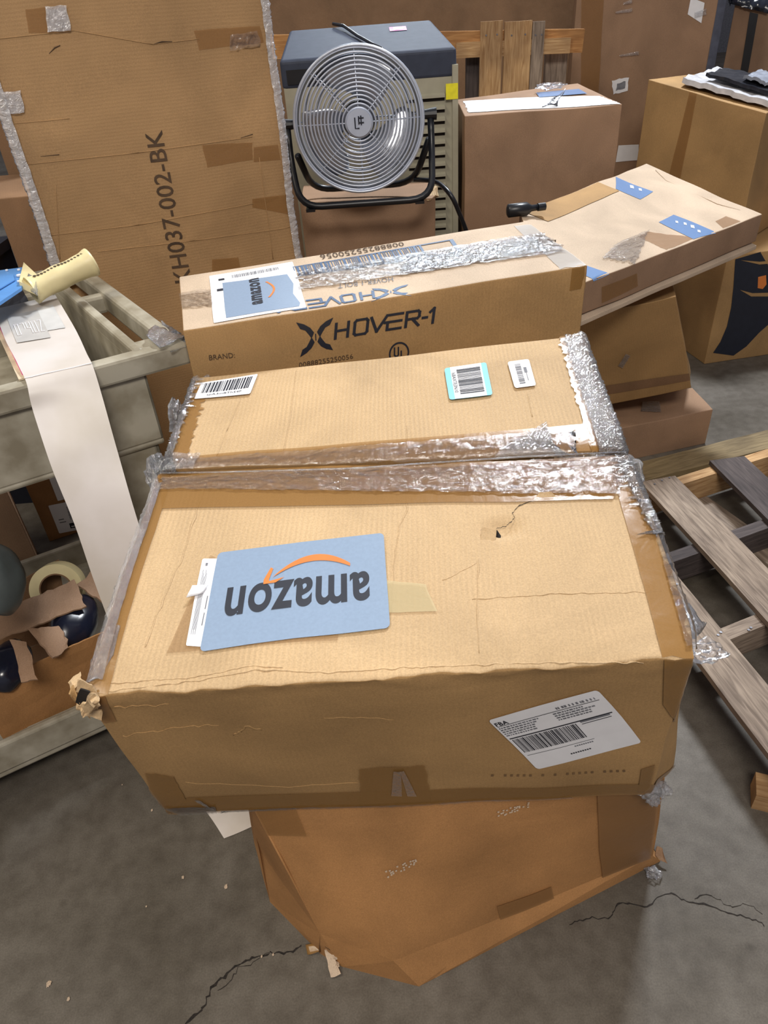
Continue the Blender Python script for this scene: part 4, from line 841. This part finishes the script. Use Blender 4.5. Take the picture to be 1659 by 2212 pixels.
# ---- carton carrying the fan
FBX = vb4([(648, 438), (940, 428), (930, 392), (655, 400)], [2.50, 2.50, 2.84, 2.84], 0, 'cardboard_box', 'brown box under the round fan', CBD, cell=.04, amp=.003, seed=27)
m27 = W2L[FBX.root.name]; sheet('white_paper_sheet', [py(660, 436, 2.52), py(930, 428, 2.52), py(925, 404, 2.74), py(665, 410, 2.74)], WHITE, FBX.root, (8, 4), .002, 3, .001, M=m27)
sheet('torn_corner', [py(928, 432, 2.50), py(946, 426, 2.50), py(944, 396, 2.66), py(926, 404, 2.66)], CB, FBX.root, (5, 5), .014, 6, .003, M=m27)
# ---- drum fan
CHR = plain('grey_steel_wire', (204, 212, 228), .35, metal=.55, noise_amt=.05); ALU = plain('brushed_blade', (200, 204, 212), .22, metal=.7, noise_amt=.05); GREYP = plain('grey_drum', (160, 164, 174), .35, metal=.5)
fc = py(775, 260, 2.44); Rf = .178 * 2.44 / 2.35
FN_ = thing('drum_fan', 'round grey metal fan on a black tube stand in front of the heater', 'fan', (fc.x, fc.y, 0)); MF = Matrix()
tl = radians(-4); rotx = Matrix.Rotation(tl, 4, 'X'); CFN = V((0, 0, fc.z))
def FT(p): return CFN + rotx @ V(p)                      # local: x right, -y towards the front, z up
def circ(r, y, n=64): return [FT((r * cos(2 * pi * i / n), y, r * sin(2 * pi * i / n))) for i in range(n)]
def dome(r): return -.055 - .045 * (1 - (r / Rf) ** 2)
m = MB(); nr = 15
for i in range(nr):
    r = .038 + (Rf - .038) * i / (nr - 1); m.tube(circ(r, dome(r), 72), .0030 if i % 5 else .0036, 6, closed=True)
for k in range(8):
    t = 2 * pi * k / 8; m.tube([FT((r * cos(t), dome(r) + .003, r * sin(t))) for r in [.03 + (Rf - .03) * j / 8 for j in range(9)]], .0022, 6)
m.build('front_grille', CHR, FN_, True, M=MF)
m = MB(); n = 72
ring = [(Rf + .004, -.058), (Rf + .009, -.050), (Rf + .009, .10), (Rf + .002, .11), (Rf - .004, .10), (Rf - .002, -.05)]
for j, (r, y) in enumerate(ring): pass
vs = [FT((r * cos(2 * pi * i / n), y, r * sin(2 * pi * i / n))) for i in range(n) for r, y in ring]; L_ = len(ring)
m.add(vs, [(i * L_ + j, i * L_ + (j + 1) % L_, ((i + 1) % n) * L_ + (j + 1) % L_, ((i + 1) % n) * L_ + j) for i in range(n) for j in range(L_)]); m.build('drum', GREYP, FN_, True, M=MF)
m = MB(); m.tube(circ(Rf + .006, -.058), .0045, 8, closed=True); m.build('rim', CHR, FN_, True, M=MF)
for k in range(3):
    t0 = 2 * pi * k / 3 + .5; vs = []; fs = []; nr_, na = 8, 14
    for j in range(na + 1):
        for i in range(nr_ + 1):
            r = .045 + (Rf - .06) * i / nr_; sw = .55 + .5 * sin(pi * (i / nr_) * .8); t = t0 + (j / na) * 1.5 * sw + .35 * (i / nr_); y = -.02 + .055 * (j / na - .5); vs.append(FT((r * cos(t), y, r * sin(t))))
    for j in range(na):
        for i in range(nr_): a_ = j * (nr_ + 1) + i; fs.append((a_, a_ + 1, a_ + nr_ + 2, a_ + nr_ + 1))
    bl_ = mk('blade', vs, fs, ALU, FN_, smooth=True, M=MF); bl_.modifiers.new('thick', 'SOLIDIFY').thickness = .0015
def disc(r, y0, y1, n=40):
    vs = [FT((r * cos(2 * pi * i / n), y0, r * sin(2 * pi * i / n))) for i in range(n)] + [FT((r * cos(2 * pi * i / n), y1, r * sin(2 * pi * i / n))) for i in range(n)]
    return vs, [tuple(range(n))[::-1], tuple(range(n, 2 * n))] + [(i, (i + 1) % n, n + (i + 1) % n, n + i) for i in range(n)]
MB().add(*disc(.045, -.035, .01)).build('hub', GREYP, FN_, M=MF); MB().add(*disc(.05, .03, .11)).build('motor', BLK, FN_, M=MF)
bdg = MB().add(*disc(.036, -.110, -.098)).build('badge', CHR, FN_, M=MF)
m = MB()                                                                 # mark on the badge
for ln in ([(-.3, .35), (-.3, -.35), (.0, -.35)], [(-.05, .3), (.35, .3)], [(-.05, .0), (.35, .0)], [(.15, .45), (.15, -.15)], [(-.02, -.1), (-.02, .42)]):
    m.tube([FT((x * .04, -.1115, z * .04)) for x, z in ln], .002, 6)
m.build('badge_mark', INKS, bdg, M=MF)
m = MB()
for i in range(8): m.tube(circ(.06 + (Rf - .06) * i / 7, .115, 48), .002, 5, closed=True)
for k in range(8): t = 2 * pi * k / 8; m.tube([FT((.03 * cos(t), .115, .03 * sin(t))), FT((Rf * cos(t), .112, Rf * sin(t)))], .002, 5)
m.build('rear_grille', CHR, FN_, True, M=MF)
zb = py(775, 432, 2.45).z; sx = Rf + .035
def arc(pts, r=.05, n=6):
    P = [V(p) for p in pts]; out = [P[0]]
    for a_, b_, c_ in zip(P[:-2], P[1:-1], P[2:]):
        u = (a_ - b_).normalized(); w = (c_ - b_).normalized(); rr_ = min(r, (a_ - b_).length * .45, (c_ - b_).length * .45)
        for i in range(n + 1): t = i / n; out.append((b_ + u * rr_) * (1 - t) ** 2 + b_ * 2 * t * (1 - t) + (b_ + w * rr_) * t * t)
    return out + [P[-1]]
zc = fc.z; BT = BLK
MB().tube(arc([(-sx, .02, zc), (-sx, .0, zc - .1), (-sx + .02, -.09, zb + .012), (sx - .01, -.10, zb + .012), (sx, .0, zc - .08), (sx, .02, zc)], .07), .0105, 10).build('stand_tube', BT, FN_, True, M=MF)
MB().tube(arc([(-sx + .02, .04, zc - .09), (-sx + .05, .14, zb + .014), (sx - .05, .13, zb + .014), (sx - .005, .03, zc - .07)], .07), .0105, 10).build('stand_tube', BT, FN_, True, M=MF)
for s_ in (-1, 1): MB().tube([(s_ * (sx - .03), .02, zc), (s_ * (sx + .018), .02, zc)], [.012, .018], 12).build('pivot_knob', BT, FN_, M=MF)
for s_ in (-1, 1): MB().box((s_ * sx - .014, -.105, zb), (s_ * sx + .014, -.06, zb + .008), T=lambda p: p + V((-s_ * .05, 0, 0))).build('rubber_foot', BT, FN_, M=MF)
MB().tube(arc([(sx - .05, .1, zb + .03), (sx + .02, .06, zb + .03), (sx + .06, -.02, zb + .0), (sx + .12, .03, zb - .14), (sx + .17, .05, zb - .30), (sx + .12, .10, zb - .5)], .08), .0075, 8).build('power_cord', BLK, FN_, True, M=MF)
# dark nozzle-like thing by the long box
o = thing('black_bottle', 'small black bottle lying at the back right corner of the HOVER-1 box', 'bottle', fx(1118, 470) + V((0, 0, .022)))
MB().tube([(-.035, 0, 0), (-.03, 0, 0), (.03, .01, 0), (.045, .012, 0), (.07, .018, 0)], [.012, .02, .02, .01, .009], 14).build('bottle_body', BLK, o, True, M=Matrix()); MB().tube([(.066, .017, 0), (.09, .022, 0)], .012, 12).build('bottle_cap', BLK, o, M=Matrix())
# ------------------------------------------------------------------ beige utility cart
BEI = plain('worn_beige_plastic', (178, 172, 156), .5, spec=.4, c2=(138, 130, 112), scale=14, bump=.2)
ZT = .98; C0 = pz(400, 735, ZT); C0 = V((C0.x, C0.y, 0)); EX = V((-.879, -.474, 0)); EY = V((-.544, .839, 0))
CT = thing('utility_cart', 'worn beige plastic utility cart with a handle frame, at the left', 'cart', C0, 0); MT = W2L[CT.name]
def ct(p): return C0 + EX * p[0] + EY * p[1] + V((0, 0, p[2]))
def cbox(name, a, b, mat=BEI, w=.006, parent=None, nm=None):
    x0, y0, z0 = a; x1, y1, z1 = b; v = [ct(p) for p in ((x0, y0, z0), (x1, y0, z0), (x1, y1, z0), (x0, y1, z0), (x0, y0, z1), (x1, y0, z1), (x1, y1, z1), (x0, y1, z1))]
    bm = bmesh.new(); bv = [bm.verts.new(q) for q in v]; [bm.faces.new([bv[i] for i in f]) for f in BF]; bmesh.ops.recalc_face_normals(bm, faces=bm.faces[:])
    if w: bmesh.ops.bevel(bm, geom=bm.edges[:], offset=w, segments=2, affect='EDGES', profile=.5)
    bm.verts.index_update(); return [v.co.copy() for v in bm.verts], [[q.index for q in f.verts] for f in bm.faces]
def cart_part(name, boxes, w=.006, mat=BEI):
    m = MB()
    for a, b in boxes: m.add(*cbox(None, a, b, w=w))
    return m.build(name, mat, CT, M=MT)
TW = .70; LS = 1.25
cart_part('tray_rim', [((0.0, -.012, ZT - .045), (LS, .022, ZT)), ((.088, TW - .02, ZT - .045), (LS, TW + .015, ZT)), ((.078, .01, ZT - .03), (.100, TW, ZT + .002))])
cart_part('tray', [((.088, .0, ZT - .19), (LS, .014, ZT - .03)), ((.088, TW - .014, ZT - .19), (LS, TW, ZT - .03)), ((.088, .0, ZT - .19), (.100, TW, ZT - .02)), ((.088, .0, ZT - .20), (LS, TW, ZT - .185))])
cart_part('handle_frame', [((.0, .02, ZT - .045), (.036, TW + .05, ZT + .004)), ((.034, .0, ZT - .045), (.09, .07, ZT - .002)), ((.030, .40, ZT - .045), (.09, .43, ZT - .002)), ((.03, TW - .03, ZT - .045), (.09, TW + .02, ZT))], .008)
for s0, s1 in ((.10, .21),):
    for y0, y1 in ((.006, .03), (TW - .03, TW - .006)): cart_part('post', [((s0, y0, .10), (s1, y1, ZT - .04)), ((s0, min(y0, y1) if y0 < .1 else y0 - .07, .10), (s0 + .02, y1 + (.07 if y0 < .1 else 0), ZT - .04))], .008)
cart_part('post', [((LS - .1, .006, .10), (LS, .03, ZT - .04))], .008)
cart_part('lower_shelf', [((.08, -.0, .075), (LS, .02, .175)), ((.08, .0, .075), (.10, TW, .175)), ((.08, TW - .02, .075), (LS, TW, .175)), ((.08, .0, .085), (LS, TW, .10)), ((.08, .018, .15), (LS, .04, .158))])
for s_, t_ in ((.14, .08), (LS - .12, .08), (.14, TW - .08)):
    p = ct((s_, t_, 0)); cs = MB(); cs.tube([p + V((-.012, 0, .036)), p + V((.012, 0, .036))], .036, 18).box((p.x - .02, p.y - .02, .06), (p.x + .02, p.y + .02, .08)).build('caster', BLK, CT, M=MT)
# clear film wound round the cart corner
vs = []
sheet('wrapped_film', [pz(330, 700, ZT + .012), pz(405, 730, ZT + .006), pz(350, 752, ZT + .006), pz(318, 722, ZT + .012)], FILM2, CT, (14, 12), .008, 4, .0004, M=MT)
sheet('wrapped_film', [pz(345, 690, ZT + .008), pz(400, 728, ZT + .008), pz(402, 752, ZT - .01), pz(370, 764, ZT - .01)], FILM, CT, (14, 12), .006, 5, .0004, M=MT)
# label strip hanging from the cart to the floor
SP = plain('label_backing_paper', (216, 210, 208), .38, spec=.5, noise_amt=.03, scale=6, c2=(196, 188, 178))
Lp = [(-12, 668, 1.60, None), (15, 735, 1.42, None), (40, 790, None, ZT + .012), (58, 830, None, ZT + .002), (72, 890, 1.145, None), (108, 1000, 1.10, None), (160, 1130, 1.055, None), (205, 1260, 1.02, None), (275, 1440, .98, None), (360, 1610, .97, None), (440, 1745, None, .01), (484, 1811, None, .0015)]
Rp = [(120, 637, 1.64, None), (162, 710, 1.44, None), (188, 765, None, ZT + .012), (201, 792, None, ZT + .002), (222, 860, 1.19, None), (252, 970, 1.14, None), (285, 1085, 1.09, None), (322, 1200, 1.05, None), (385, 1370, 1.0, None), (450, 1530, .98, None), (512, 1690, None, .012), (550, 1784, None, .0015)]
g3 = lambda q: py(q[0], q[1], q[2]) if q[2] else pz(q[0], q[1], q[3])
Lw, Rw = [g3(q) for q in Lp], [g3(q) for q in Rp]
for k in (0, 1): Lw[k].z = max(Lw[k].z, .90); 
Lw[0] = pz(-12, 668, 1.0); Lw[1] = pz(12, 735, 1.0); Rw[0] = pz(120, 637, 1.0); Rw[1] = pz(162, 710, 1.0)
def crv(P, t):
    n = len(P) - 1; x = t * n; i = min(int(x), n - 1); f = x - i; a = P[max(i - 1, 0)]; b = P[i]; c = P[i + 1]; d = P[min(i + 2, n)]
    return .5 * ((2 * b) + (c - a) * f + (2 * a - 5 * b + 4 * c - d) * f * f + (3 * b - a - 3 * c + d) * f ** 3)
NS, NW = 110, 10; vs = []
for i in range(NS + 1):
    l, r = crv(Lw, i / NS), crv(Rw, i / NS)
    for j in range(NW + 1):
        p = l.lerp(r, j / NW); p = p + V((0, -.002, .001)) * noise.noise(V((i * .1, j * .15, 0))); p.z = max(p.z, .001); vs.append(p)
fs = [(i * (NW + 1) + j, i * (NW + 1) + j + 1, (i + 1) * (NW + 1) + j + 1, (i + 1) * (NW + 1) + j) for i in range(NS) for j in range(NW)]
st = tag(mk('label_strip', vs, fs, SP, None, smooth=True), 'long strip of glossy white label backing hanging from the cart down to the floor', 'paper strip')
def onstrip(s, u, e=.0012):
    l, r = crv(Lw, s), crv(Rw, s); return l.lerp(r, u) + V((0, -e, e))
m = MB()
def sq(s0, s1, u0, u1, mi, e=.0012, n=6):
    v = [onstrip(s0 + (s1 - s0) * i / n, u0 + (u1 - u0) * j / n, e) for j in range(n + 1) for i in range(n + 1)]
    m.add(v, [(j * (n + 1) + i, j * (n + 1) + i + 1, (j + 1) * (n + 1) + i + 1, (j + 1) * (n + 1) + i) for j in range(n) for i in range(n)], mi)
sq(.035, .105, .14, .62, 0); sq(.03, .085, .62, .88, 1)
SEG = {'0': [(0, 0), (0, 1), (1, 1), (1, 0), (0, 0)], '3': [(0, 1), (1, 1), (1, .5), (.2, .5), (1, .5), (1, 0), (0, 0)], '9': [(1, 0), (1, 1), (0, 1), (0, .5), (1, .5)], 'Z': [(0, 1), (1, 1), (0, 0), (1, 0)]}
for k, ch in enumerate('0390Z'):
    P = SEG[ch]; pts = []
    for (x, y) in P: pts.append(onstrip(.085 - y * .026, .20 + k * .085 + x * .05, .0022))
    m.tube(pts, .0009, 5, mi=2)
m.build('printed_block', [plain('faint_grey_print', (188, 186, 184), .5, noise_amt=.05), plain('fainter_grey_print', (204, 204, 204), .5, noise_amt=.05), WHITE], st, M=Matrix())
pts = [onstrip(.245 + .010 * (j / 10) + .002 * noise.noise(V((j * .5, 0, 0))), j / 10, .0005) for j in range(11)]; MB().tube(pts, .0012, 6, flat=.6).build('paper_crease', WHITE, st, M=Matrix())
# booklet with pink edge under the strip
PINK = plain('pink_card', (232, 60, 150), .5); CREAM = plain('cream_plastic', (228, 214, 166), .42, spec=.5, noise_amt=.04); CRB = plain('cream_board', (226, 208, 178), .6)
bk = thing('label_pad', 'pad of labels with a pink cover edge, tucked under the hanging label strip', 'label pad', pz(30, 760, ZT)); 
def padbox(name, q, z0, z1, mat, parent):
    lo = [pz(x, y, ZT) for x, y in q]; v = [V((p.x, p.y, z0)) for p in lo] + [V((p.x, p.y, z1)) for p in lo]
    bm = bmesh.new(); bv = [bm.verts.new(p) for p in v]; [bm.faces.new([bv[i] for i in f]) for f in BF]; bmesh.ops.recalc_face_normals(bm, faces=bm.faces[:]); bm.verts.index_update()
    o = mk(name, [w.co.copy() for w in bm.verts], [[w.index for w in f.verts] for f in bm.faces], mat, parent, M=W2L[parent.name]); bm.free(); return o
padbox('back_board', [(42, 824), (130, 800), (60, 670), (-20, 690)], ZT + .001, ZT + .004, CRB, bk); padbox('cover', [(50, 815), (130, 795), (60, 672), (-10, 690)], ZT + .004, ZT + .007, PINK, bk)
# tape gun: blue side plate, cream ridged handle
TG = thing('tape_gun', 'hand tape gun with a blue side plate and ridged cream handle, lying on the cart', 'tape dispenser', pz(100, 620, 1.02)); MG = W2L[TG.name]
BLUE = plain('blue_plastic', (92, 148, 214), .4, spec=.5, noise_amt=.04)
h0, h1 = pz(68, 628, 1.035), pz(198, 566, 1.06); hd = (h1 - h0).normalized(); n = 26; rad = []
pts = []
for i in range(n + 1):
    t = i / n; pts.append(h0.lerp(h1, t)); rad.append(.0255 + .0010 * sin(t * 2 * pi * 2.5 + 1) + .006 * smoothstep(t, .85, 1) + .003 * (1 - smoothstep(t, 0, .1)))
m = MB(); m.tube(pts, rad, 24, cap=False); m.tube(pts, [r * .72 for r in rad], 24, cap=False)
b = len(m.v); k = 24; N2 = (n + 1) * k
for e in (0, n):
    m.f += [(e * k + i, e * k + (i + 1) % k, N2 + e * k + (i + 1) % k, N2 + e * k + i) for i in range(k)]; m.m += [0] * k
m.build('handle', CREAM, TG, True, M=MG)
sd = hd.cross(V((0, 0, 1))).normalized(); upd = (V((0, 0, 1)) * .97 + sd * .22).normalized()
m = MB()
for i in range(15): t = .1 + i * .055; p = h0.lerp(h1, t) + upd * (rad[int(t * n)] + .0003); m.box((-.0025, -.0025, -.002), (.0025, .0025, .0012), T=Matrix.Translation(p))
m.build('grip_dots', plain('dot_shade', (96, 86, 70), .6), TG, M=MG)
q = [pz(x, y, 1.05) for x, y in ((-60, 592), (50, 577), (54, 585), (55, 605), (45, 622), (0, 652), (-60, 690))]
m = MB(); m.add(q + [p - V((0, 0, .006)) for p in q], [tuple(range(7))[::-1], tuple(range(7, 14))] + [(i, (i + 1) % 7, 7 + (i + 1) % 7, 7 + i) for i in range(7)]); m.build('side_plate', BLUE, TG, M=MG)
q = [pz(x, y, 1.0535) for x, y in ((-40, 605), (28, 592), (32, 604), (-8, 628), (-40, 640))]; m = MB(); m.add(q + [p - V((0, 0, .002)) for p in q], [tuple(range(5))[::-1]] + [(i, (i + 1) % 5, 5 + (i + 1) % 5, 5 + i) for i in range(5)]); m.build('raised_panel', BLUE, TG, M=MG)
for x, y, r in ((41, 584, .0032), (41, 609, .0032), (15, 585, .0028), (42, 596, .006)): p = pz(x, y, 1.051); MB().tube([p, p + V((0, 0, .003))], r, 12).build('screw', WHITE, TG, M=MG)
sheet('neck', [pz(54, 580, 1.045), pz(88, 612, 1.04), pz(84, 640, 1.03), pz(44, 622, 1.045)], CREAM, TG, (6, 6), .0, 4, .014, M=MG)
sheet('tape_tail', [pz(60, 590, 1.06), pz(76, 600, 1.06), pz(84, 640, 1.04), pz(70, 632, 1.04)], FILM2, TG, (6, 6), .004, 5, .0005, M=MG)
bb = thing('black_pouch', 'black pouch lying on the cart under the blue tape gun', 'pouch', pz(0, 690, ZT)); sheet('pouch_body', [pz(-60, 700, ZT + .012), pz(62, 650, ZT + .012), pz(40, 610, ZT + .012), pz(-60, 620, ZT + .012)], BLK, bb, (8, 6), .004, 3, .03)
# ---- below the cart: open carton with black shoes and tape roll
oc = thing('open_cardboard_box', 'open torn box of odds and ends on the lower shelf of the cart', 'cardboard box', ct((.45, .2, .10))); MO = W2L[oc.name]
f0, f1 = py(12, 1604, 1.06), py(240, 1478, 1.22); f0.z = f1.z = .105; f3_, f2 = py(-2, 1490, 1.06), py(240, 1358, 1.22)
f0b = f0 + (f0 - f1) * .3; f3b = f3_ + (f3_ - f2) * .3
ed = (f1 - f0).normalized(); bd = V((-ed.y, ed.x, 0))
sheet('front_wall', [f0, f1, f2, V((f0.x, f0.y, f3_.z))], CBO, oc, (24, 10), .003, 5, .004, M=MO)
sheet('side_wall', [f0 + bd * .01, V((f0.x, f0.y, f3_.z)) + bd * .01, V((f0.x, f0.y, f3_.z)) + bd * .30, f0 + bd * .30], CBO, oc, (10, 10), .003, 6, .004, M=MO)
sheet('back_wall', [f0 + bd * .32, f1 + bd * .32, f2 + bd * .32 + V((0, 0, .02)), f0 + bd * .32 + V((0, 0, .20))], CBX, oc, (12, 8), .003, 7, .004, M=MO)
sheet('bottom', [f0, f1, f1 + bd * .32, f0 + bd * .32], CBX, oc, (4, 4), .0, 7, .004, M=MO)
sheet('torn_flap', [py(-30, 1392, 1.16), py(186, 1308, 1.27), py(160, 1252, 1.36), py(-30, 1330, 1.25)], CBD, oc, (16, 8), .006, 8, .004, M=MO)
sheet('torn_flap', [py(165, 1262, 1.36), py(230, 1310, 1.30), py(225, 1240, 1.40), py(200, 1234, 1.44)], CBD, oc, (8, 6), .008, 9, .004, M=MO)
sheet('divider', [py(62, 1362, 1.18), py(128, 1355, 1.22), py(150, 1400, 1.16), py(112, 1424, 1.12)], CBD, oc, (8, 6), .006, 11, .005, M=MO)
sheet('divider', [py(22, 1382, 1.14), py(58, 1386, 1.14), py(78, 1470, 1.05), py(46, 1478, 1.05)], CBD, oc, (6, 8), .006, 12, .005, M=MO)
DNV = plain('glossy_navy_leather', (24, 28, 44), .22, spec=.7, noise_amt=.1)
def lump(name, c, size, flat, mat, label, cat, seed, parent=None):
    bm = bmesh.new(); bmesh.ops.create_uvsphere(bm, u_segments=28, v_segments=18, radius=1); vs = [V((v.co.x * flat[0], v.co.y * flat[1], v.co.z * flat[2])) * size * (1 + .12 * noise.noise(v.co * 1.5 + V((seed, 0, 0)))) for v in bm.verts]
    fs = [[v.index for v in f.verts] for f in bm.faces]; bm.free(); o = mk(name, vs, fs, mat, parent, smooth=True, M=Matrix()); o.location = c
    if not parent: tag(o, label, cat)
    return o
lump('shoe', py(158, 1345, 1.27), .055, (1.0, 1.5, .9), DNV, 'glossy dark navy rounded shoe toe in the torn open box, beside the crushed corner', 'shoe', 1)
lump('shoe', py(18, 1440, 1.14), .05, (1.0, 1.4, .9), DNV, 'dark shoe at the left edge of the torn open box', 'shoe', 2)
# tape roll: pale ring standing behind the torn flap
rc = py(126, 1268, 1.42); ro = thing('tape_roll', 'roll of cream masking tape standing in the torn open box', 'tape roll', rc); m = MB(); n = 48; prof = [(.040, -.024), (.065, -.024), (.065, .024), (.040, .024)]
rx_ = Matrix.Rotation(radians(12), 4, 'Z') @ Matrix.Rotation(radians(62), 4, 'X')
vs = [rx_ @ V((r * cos(2 * pi * i / n), r * sin(2 * pi * i / n), z)) for i in range(n) for r, z in prof]
m.add(vs, [(i * 4 + j, i * 4 + (j + 1) % 4, ((i + 1) % n) * 4 + (j + 1) % 4, ((i + 1) % n) * 4 + j) for i in range(n) for j in range(4)]); m.build('tape_winding', CREAM, ro, M=Matrix())
m = MB(); vs = [rx_ @ V((r * cos(2 * pi * i / n), r * sin(2 * pi * i / n), z)) for i in range(n) for r, z in ((.037, -.0245), (.0405, -.0245), (.0405, .0245), (.037, .0245))]
m.add(vs, [(i * 4 + j, i * 4 + (j + 1) % 4, ((i + 1) % n) * 4 + (j + 1) % 4, ((i + 1) % n) * 4 + j) for i in range(n) for j in range(4)]); m.build('cardboard_core', CBX, ro, M=Matrix())
# grey-green padded bag at the left edge
lump('grey_bag', py(-8, 1250, 1.10), .062, (.75, 1.0, 1.35), plain('grey_green_vinyl', (92, 102, 104), .4, noise_amt=.08), 'grey-green padded bag hanging at the left edge under the cart tray', 'bag', 5)
# cartons behind the cart, with white labels
zq = lambda x, y, h: pz(x, y, 0) + V((0, 0, h))
CL = vbox([zq(107, 1170, .60), zq(300, 1108, .60), zq(300, 1108, .60) + V((-.03, .09, 0)), zq(107, 1170, .60) + V((-.03, .09, 0))], 0, 'cardboard_box', 'brown box with two white shipping labels on the floor behind the cart', CBO, cell=.03, seed=33)
a = Art(CL, 'front', [(128, 1152), (215, 1136), (205, 1072), (104, 1092)], 'shipping_label', [WHITE, INKL, INKS], .002); a.poly(rrect(0, 0, 1, 1, .02, .03), 0, 0); a.bars(.35, .4, .85, .85, 22, 1, 31, False); a.rect(.3, .1, .8, .28, 2); a.rect(.33, .14, .5, .18, 0, 2); a.rect(.1, .35, .25, .38, 1); a.rect(.1, .45, .22, .48, 1); a.build()
a = Art(CL, 'front', [(125, 1082), (200, 1062), (190, 1010), (104, 1028)], 'shipping_label', [WHITE, INKL, INKS], .002); a.poly(rrect(0, 0, 1, 1, .02, .03), 0, 0); a.rect(.4, .3, .7, .7, 1); a.rect(.2, .8, .6, .86, 1); a.build()
vbox([zq(-90, 1240, .58), zq(84, 1212, .58), zq(80, 1192, .58), zq(-90, 1216, .58)], 0, 'cardboard_box', 'plain brown box behind the cart, left of the box with two white labels', CBD, cell=.04, seed=34)
# ------------------------------------------------------------------ pallet on the floor at right
PL = thing('wooden_pallet', 'weathered wooden pallet lying on the floor at right', 'pallet', (1.0, 1.45, 0)); MP = W2L[PL.name]; ZP = .14
def brd(px0, px1, w, mat, sd, ext=0, z=ZP, name='deck_board', t=.016):
    a, b = pz(*px0, z), pz(*px1, z); d = (b - a).normalized(); b = b + d * ext; plank(name, a, b, w, t, mat, PL, (0, 0, 1), MP, sd); return a, b
a, b = brd((1421, 1034), (1659, 1283), .125, GREYW, 1, .55); d1 = (b - a).normalized()
for x, y in ((1414, 1046), (1430, 1038), (1446, 1032)): nail(pz(x, y, ZP + .001), (0, 0, 1), PL, MP)
a2, b2 = brd((1571, 990), (1659, 1076), .125, DKW, 2, .9)
st0 = pz(1452, 1225, ZP) - d1 * .0; 
a3 = pz(1476, 1318, ZP); e3 = d1; plank('deck_board', a3 - d1 * .62, a3 + d1 * .62, .112, .016, GREYW, PL, (0, 0, 1), MP, 5)
plank('deck_board', a2 + (a2 - a) * 1.0, a2 + (a2 - a) + (b - a) , .12, .016, GREYW, PL, (0, 0, 1), MP, 6)
for x, y in ((1551, 1372), (1557, 1366), (1462, 1262)): nail(pz(x, y, ZP + .001), (0, 0, 1), PL, MP)
sA, sB = pz(1464, 1040, .122), pz(1659, 978, .122); ds = (sB - sA).normalized(); ns = V((ds.y, -ds.x, 0))
for k, (off, mt) in enumerate(((0, PINE), (.30, DKW), (.60, GREYW))):  # dark wood on the middle stringer has its shade put into the colour
    o_ = sA + ns * off; plank('stringer', o_ - ds * .42 + V((0, 0, 0)), o_ + ds * .75, .04, .088, mt, PL, (0, 0, 1), MP, 20 + k)
nail(pz(1617, 1361, .1235), (0, 0, 1), PL, MP); nail(pz(1622, 1356, .1235), (0, 0, 1), PL, MP)
for off in (.08, .42, .80): q_ = sA + ds * off; plank('bottom_board', V((q_.x, q_.y, .034)) - ns * .05, V((q_.x, q_.y, .034)) + ns * .85, .09, .016, GREYW, PL, (0, 0, 1), MP, 30)
tag(plank('wooden_plank', pz(1340, 1030, .03), pz(1760, 922, .03), .11, .03, wood('olive_board', (150, 132, 98), (110, 94, 66)), None, (0, 0, 1), None, 7), 'long flat wooden plank on the floor behind the right-hand pallet', 'plank')
e0, e1 = pz(1634, 1692, .05), pz(1720, 1760, .05); tag(plank('wooden_offcut', e0, e1 + V((.2, -.03, 0)), .06, .05, PINE, None, (0, 0, 1), None, 8), 'end of a pale timber at the lower right edge of the floor', 'timber')
# small litter
rr = random.Random(12)
for i, (x, y, s_) in enumerate(((105, 2125, 2.2), (148, 2158, 1.4), (328, 1750, 1.2), (316, 1958, .8), (395, 1895, 1.3), (264, 1695, .7), (488, 1915, 1.8), (565, 2066, .9), (590, 2062, .9))):
    p = pz(x, y, .002); o = crumple('debris_flake', (0, 0, 0), .0016 * s_, CBP, None, i, flat=(1, 1.4, .4)); o.location = p; tag(o, 'tiny pale flake of litter on the bare floor left of the crushed box', 'litter', 'litter flakes on the floor')
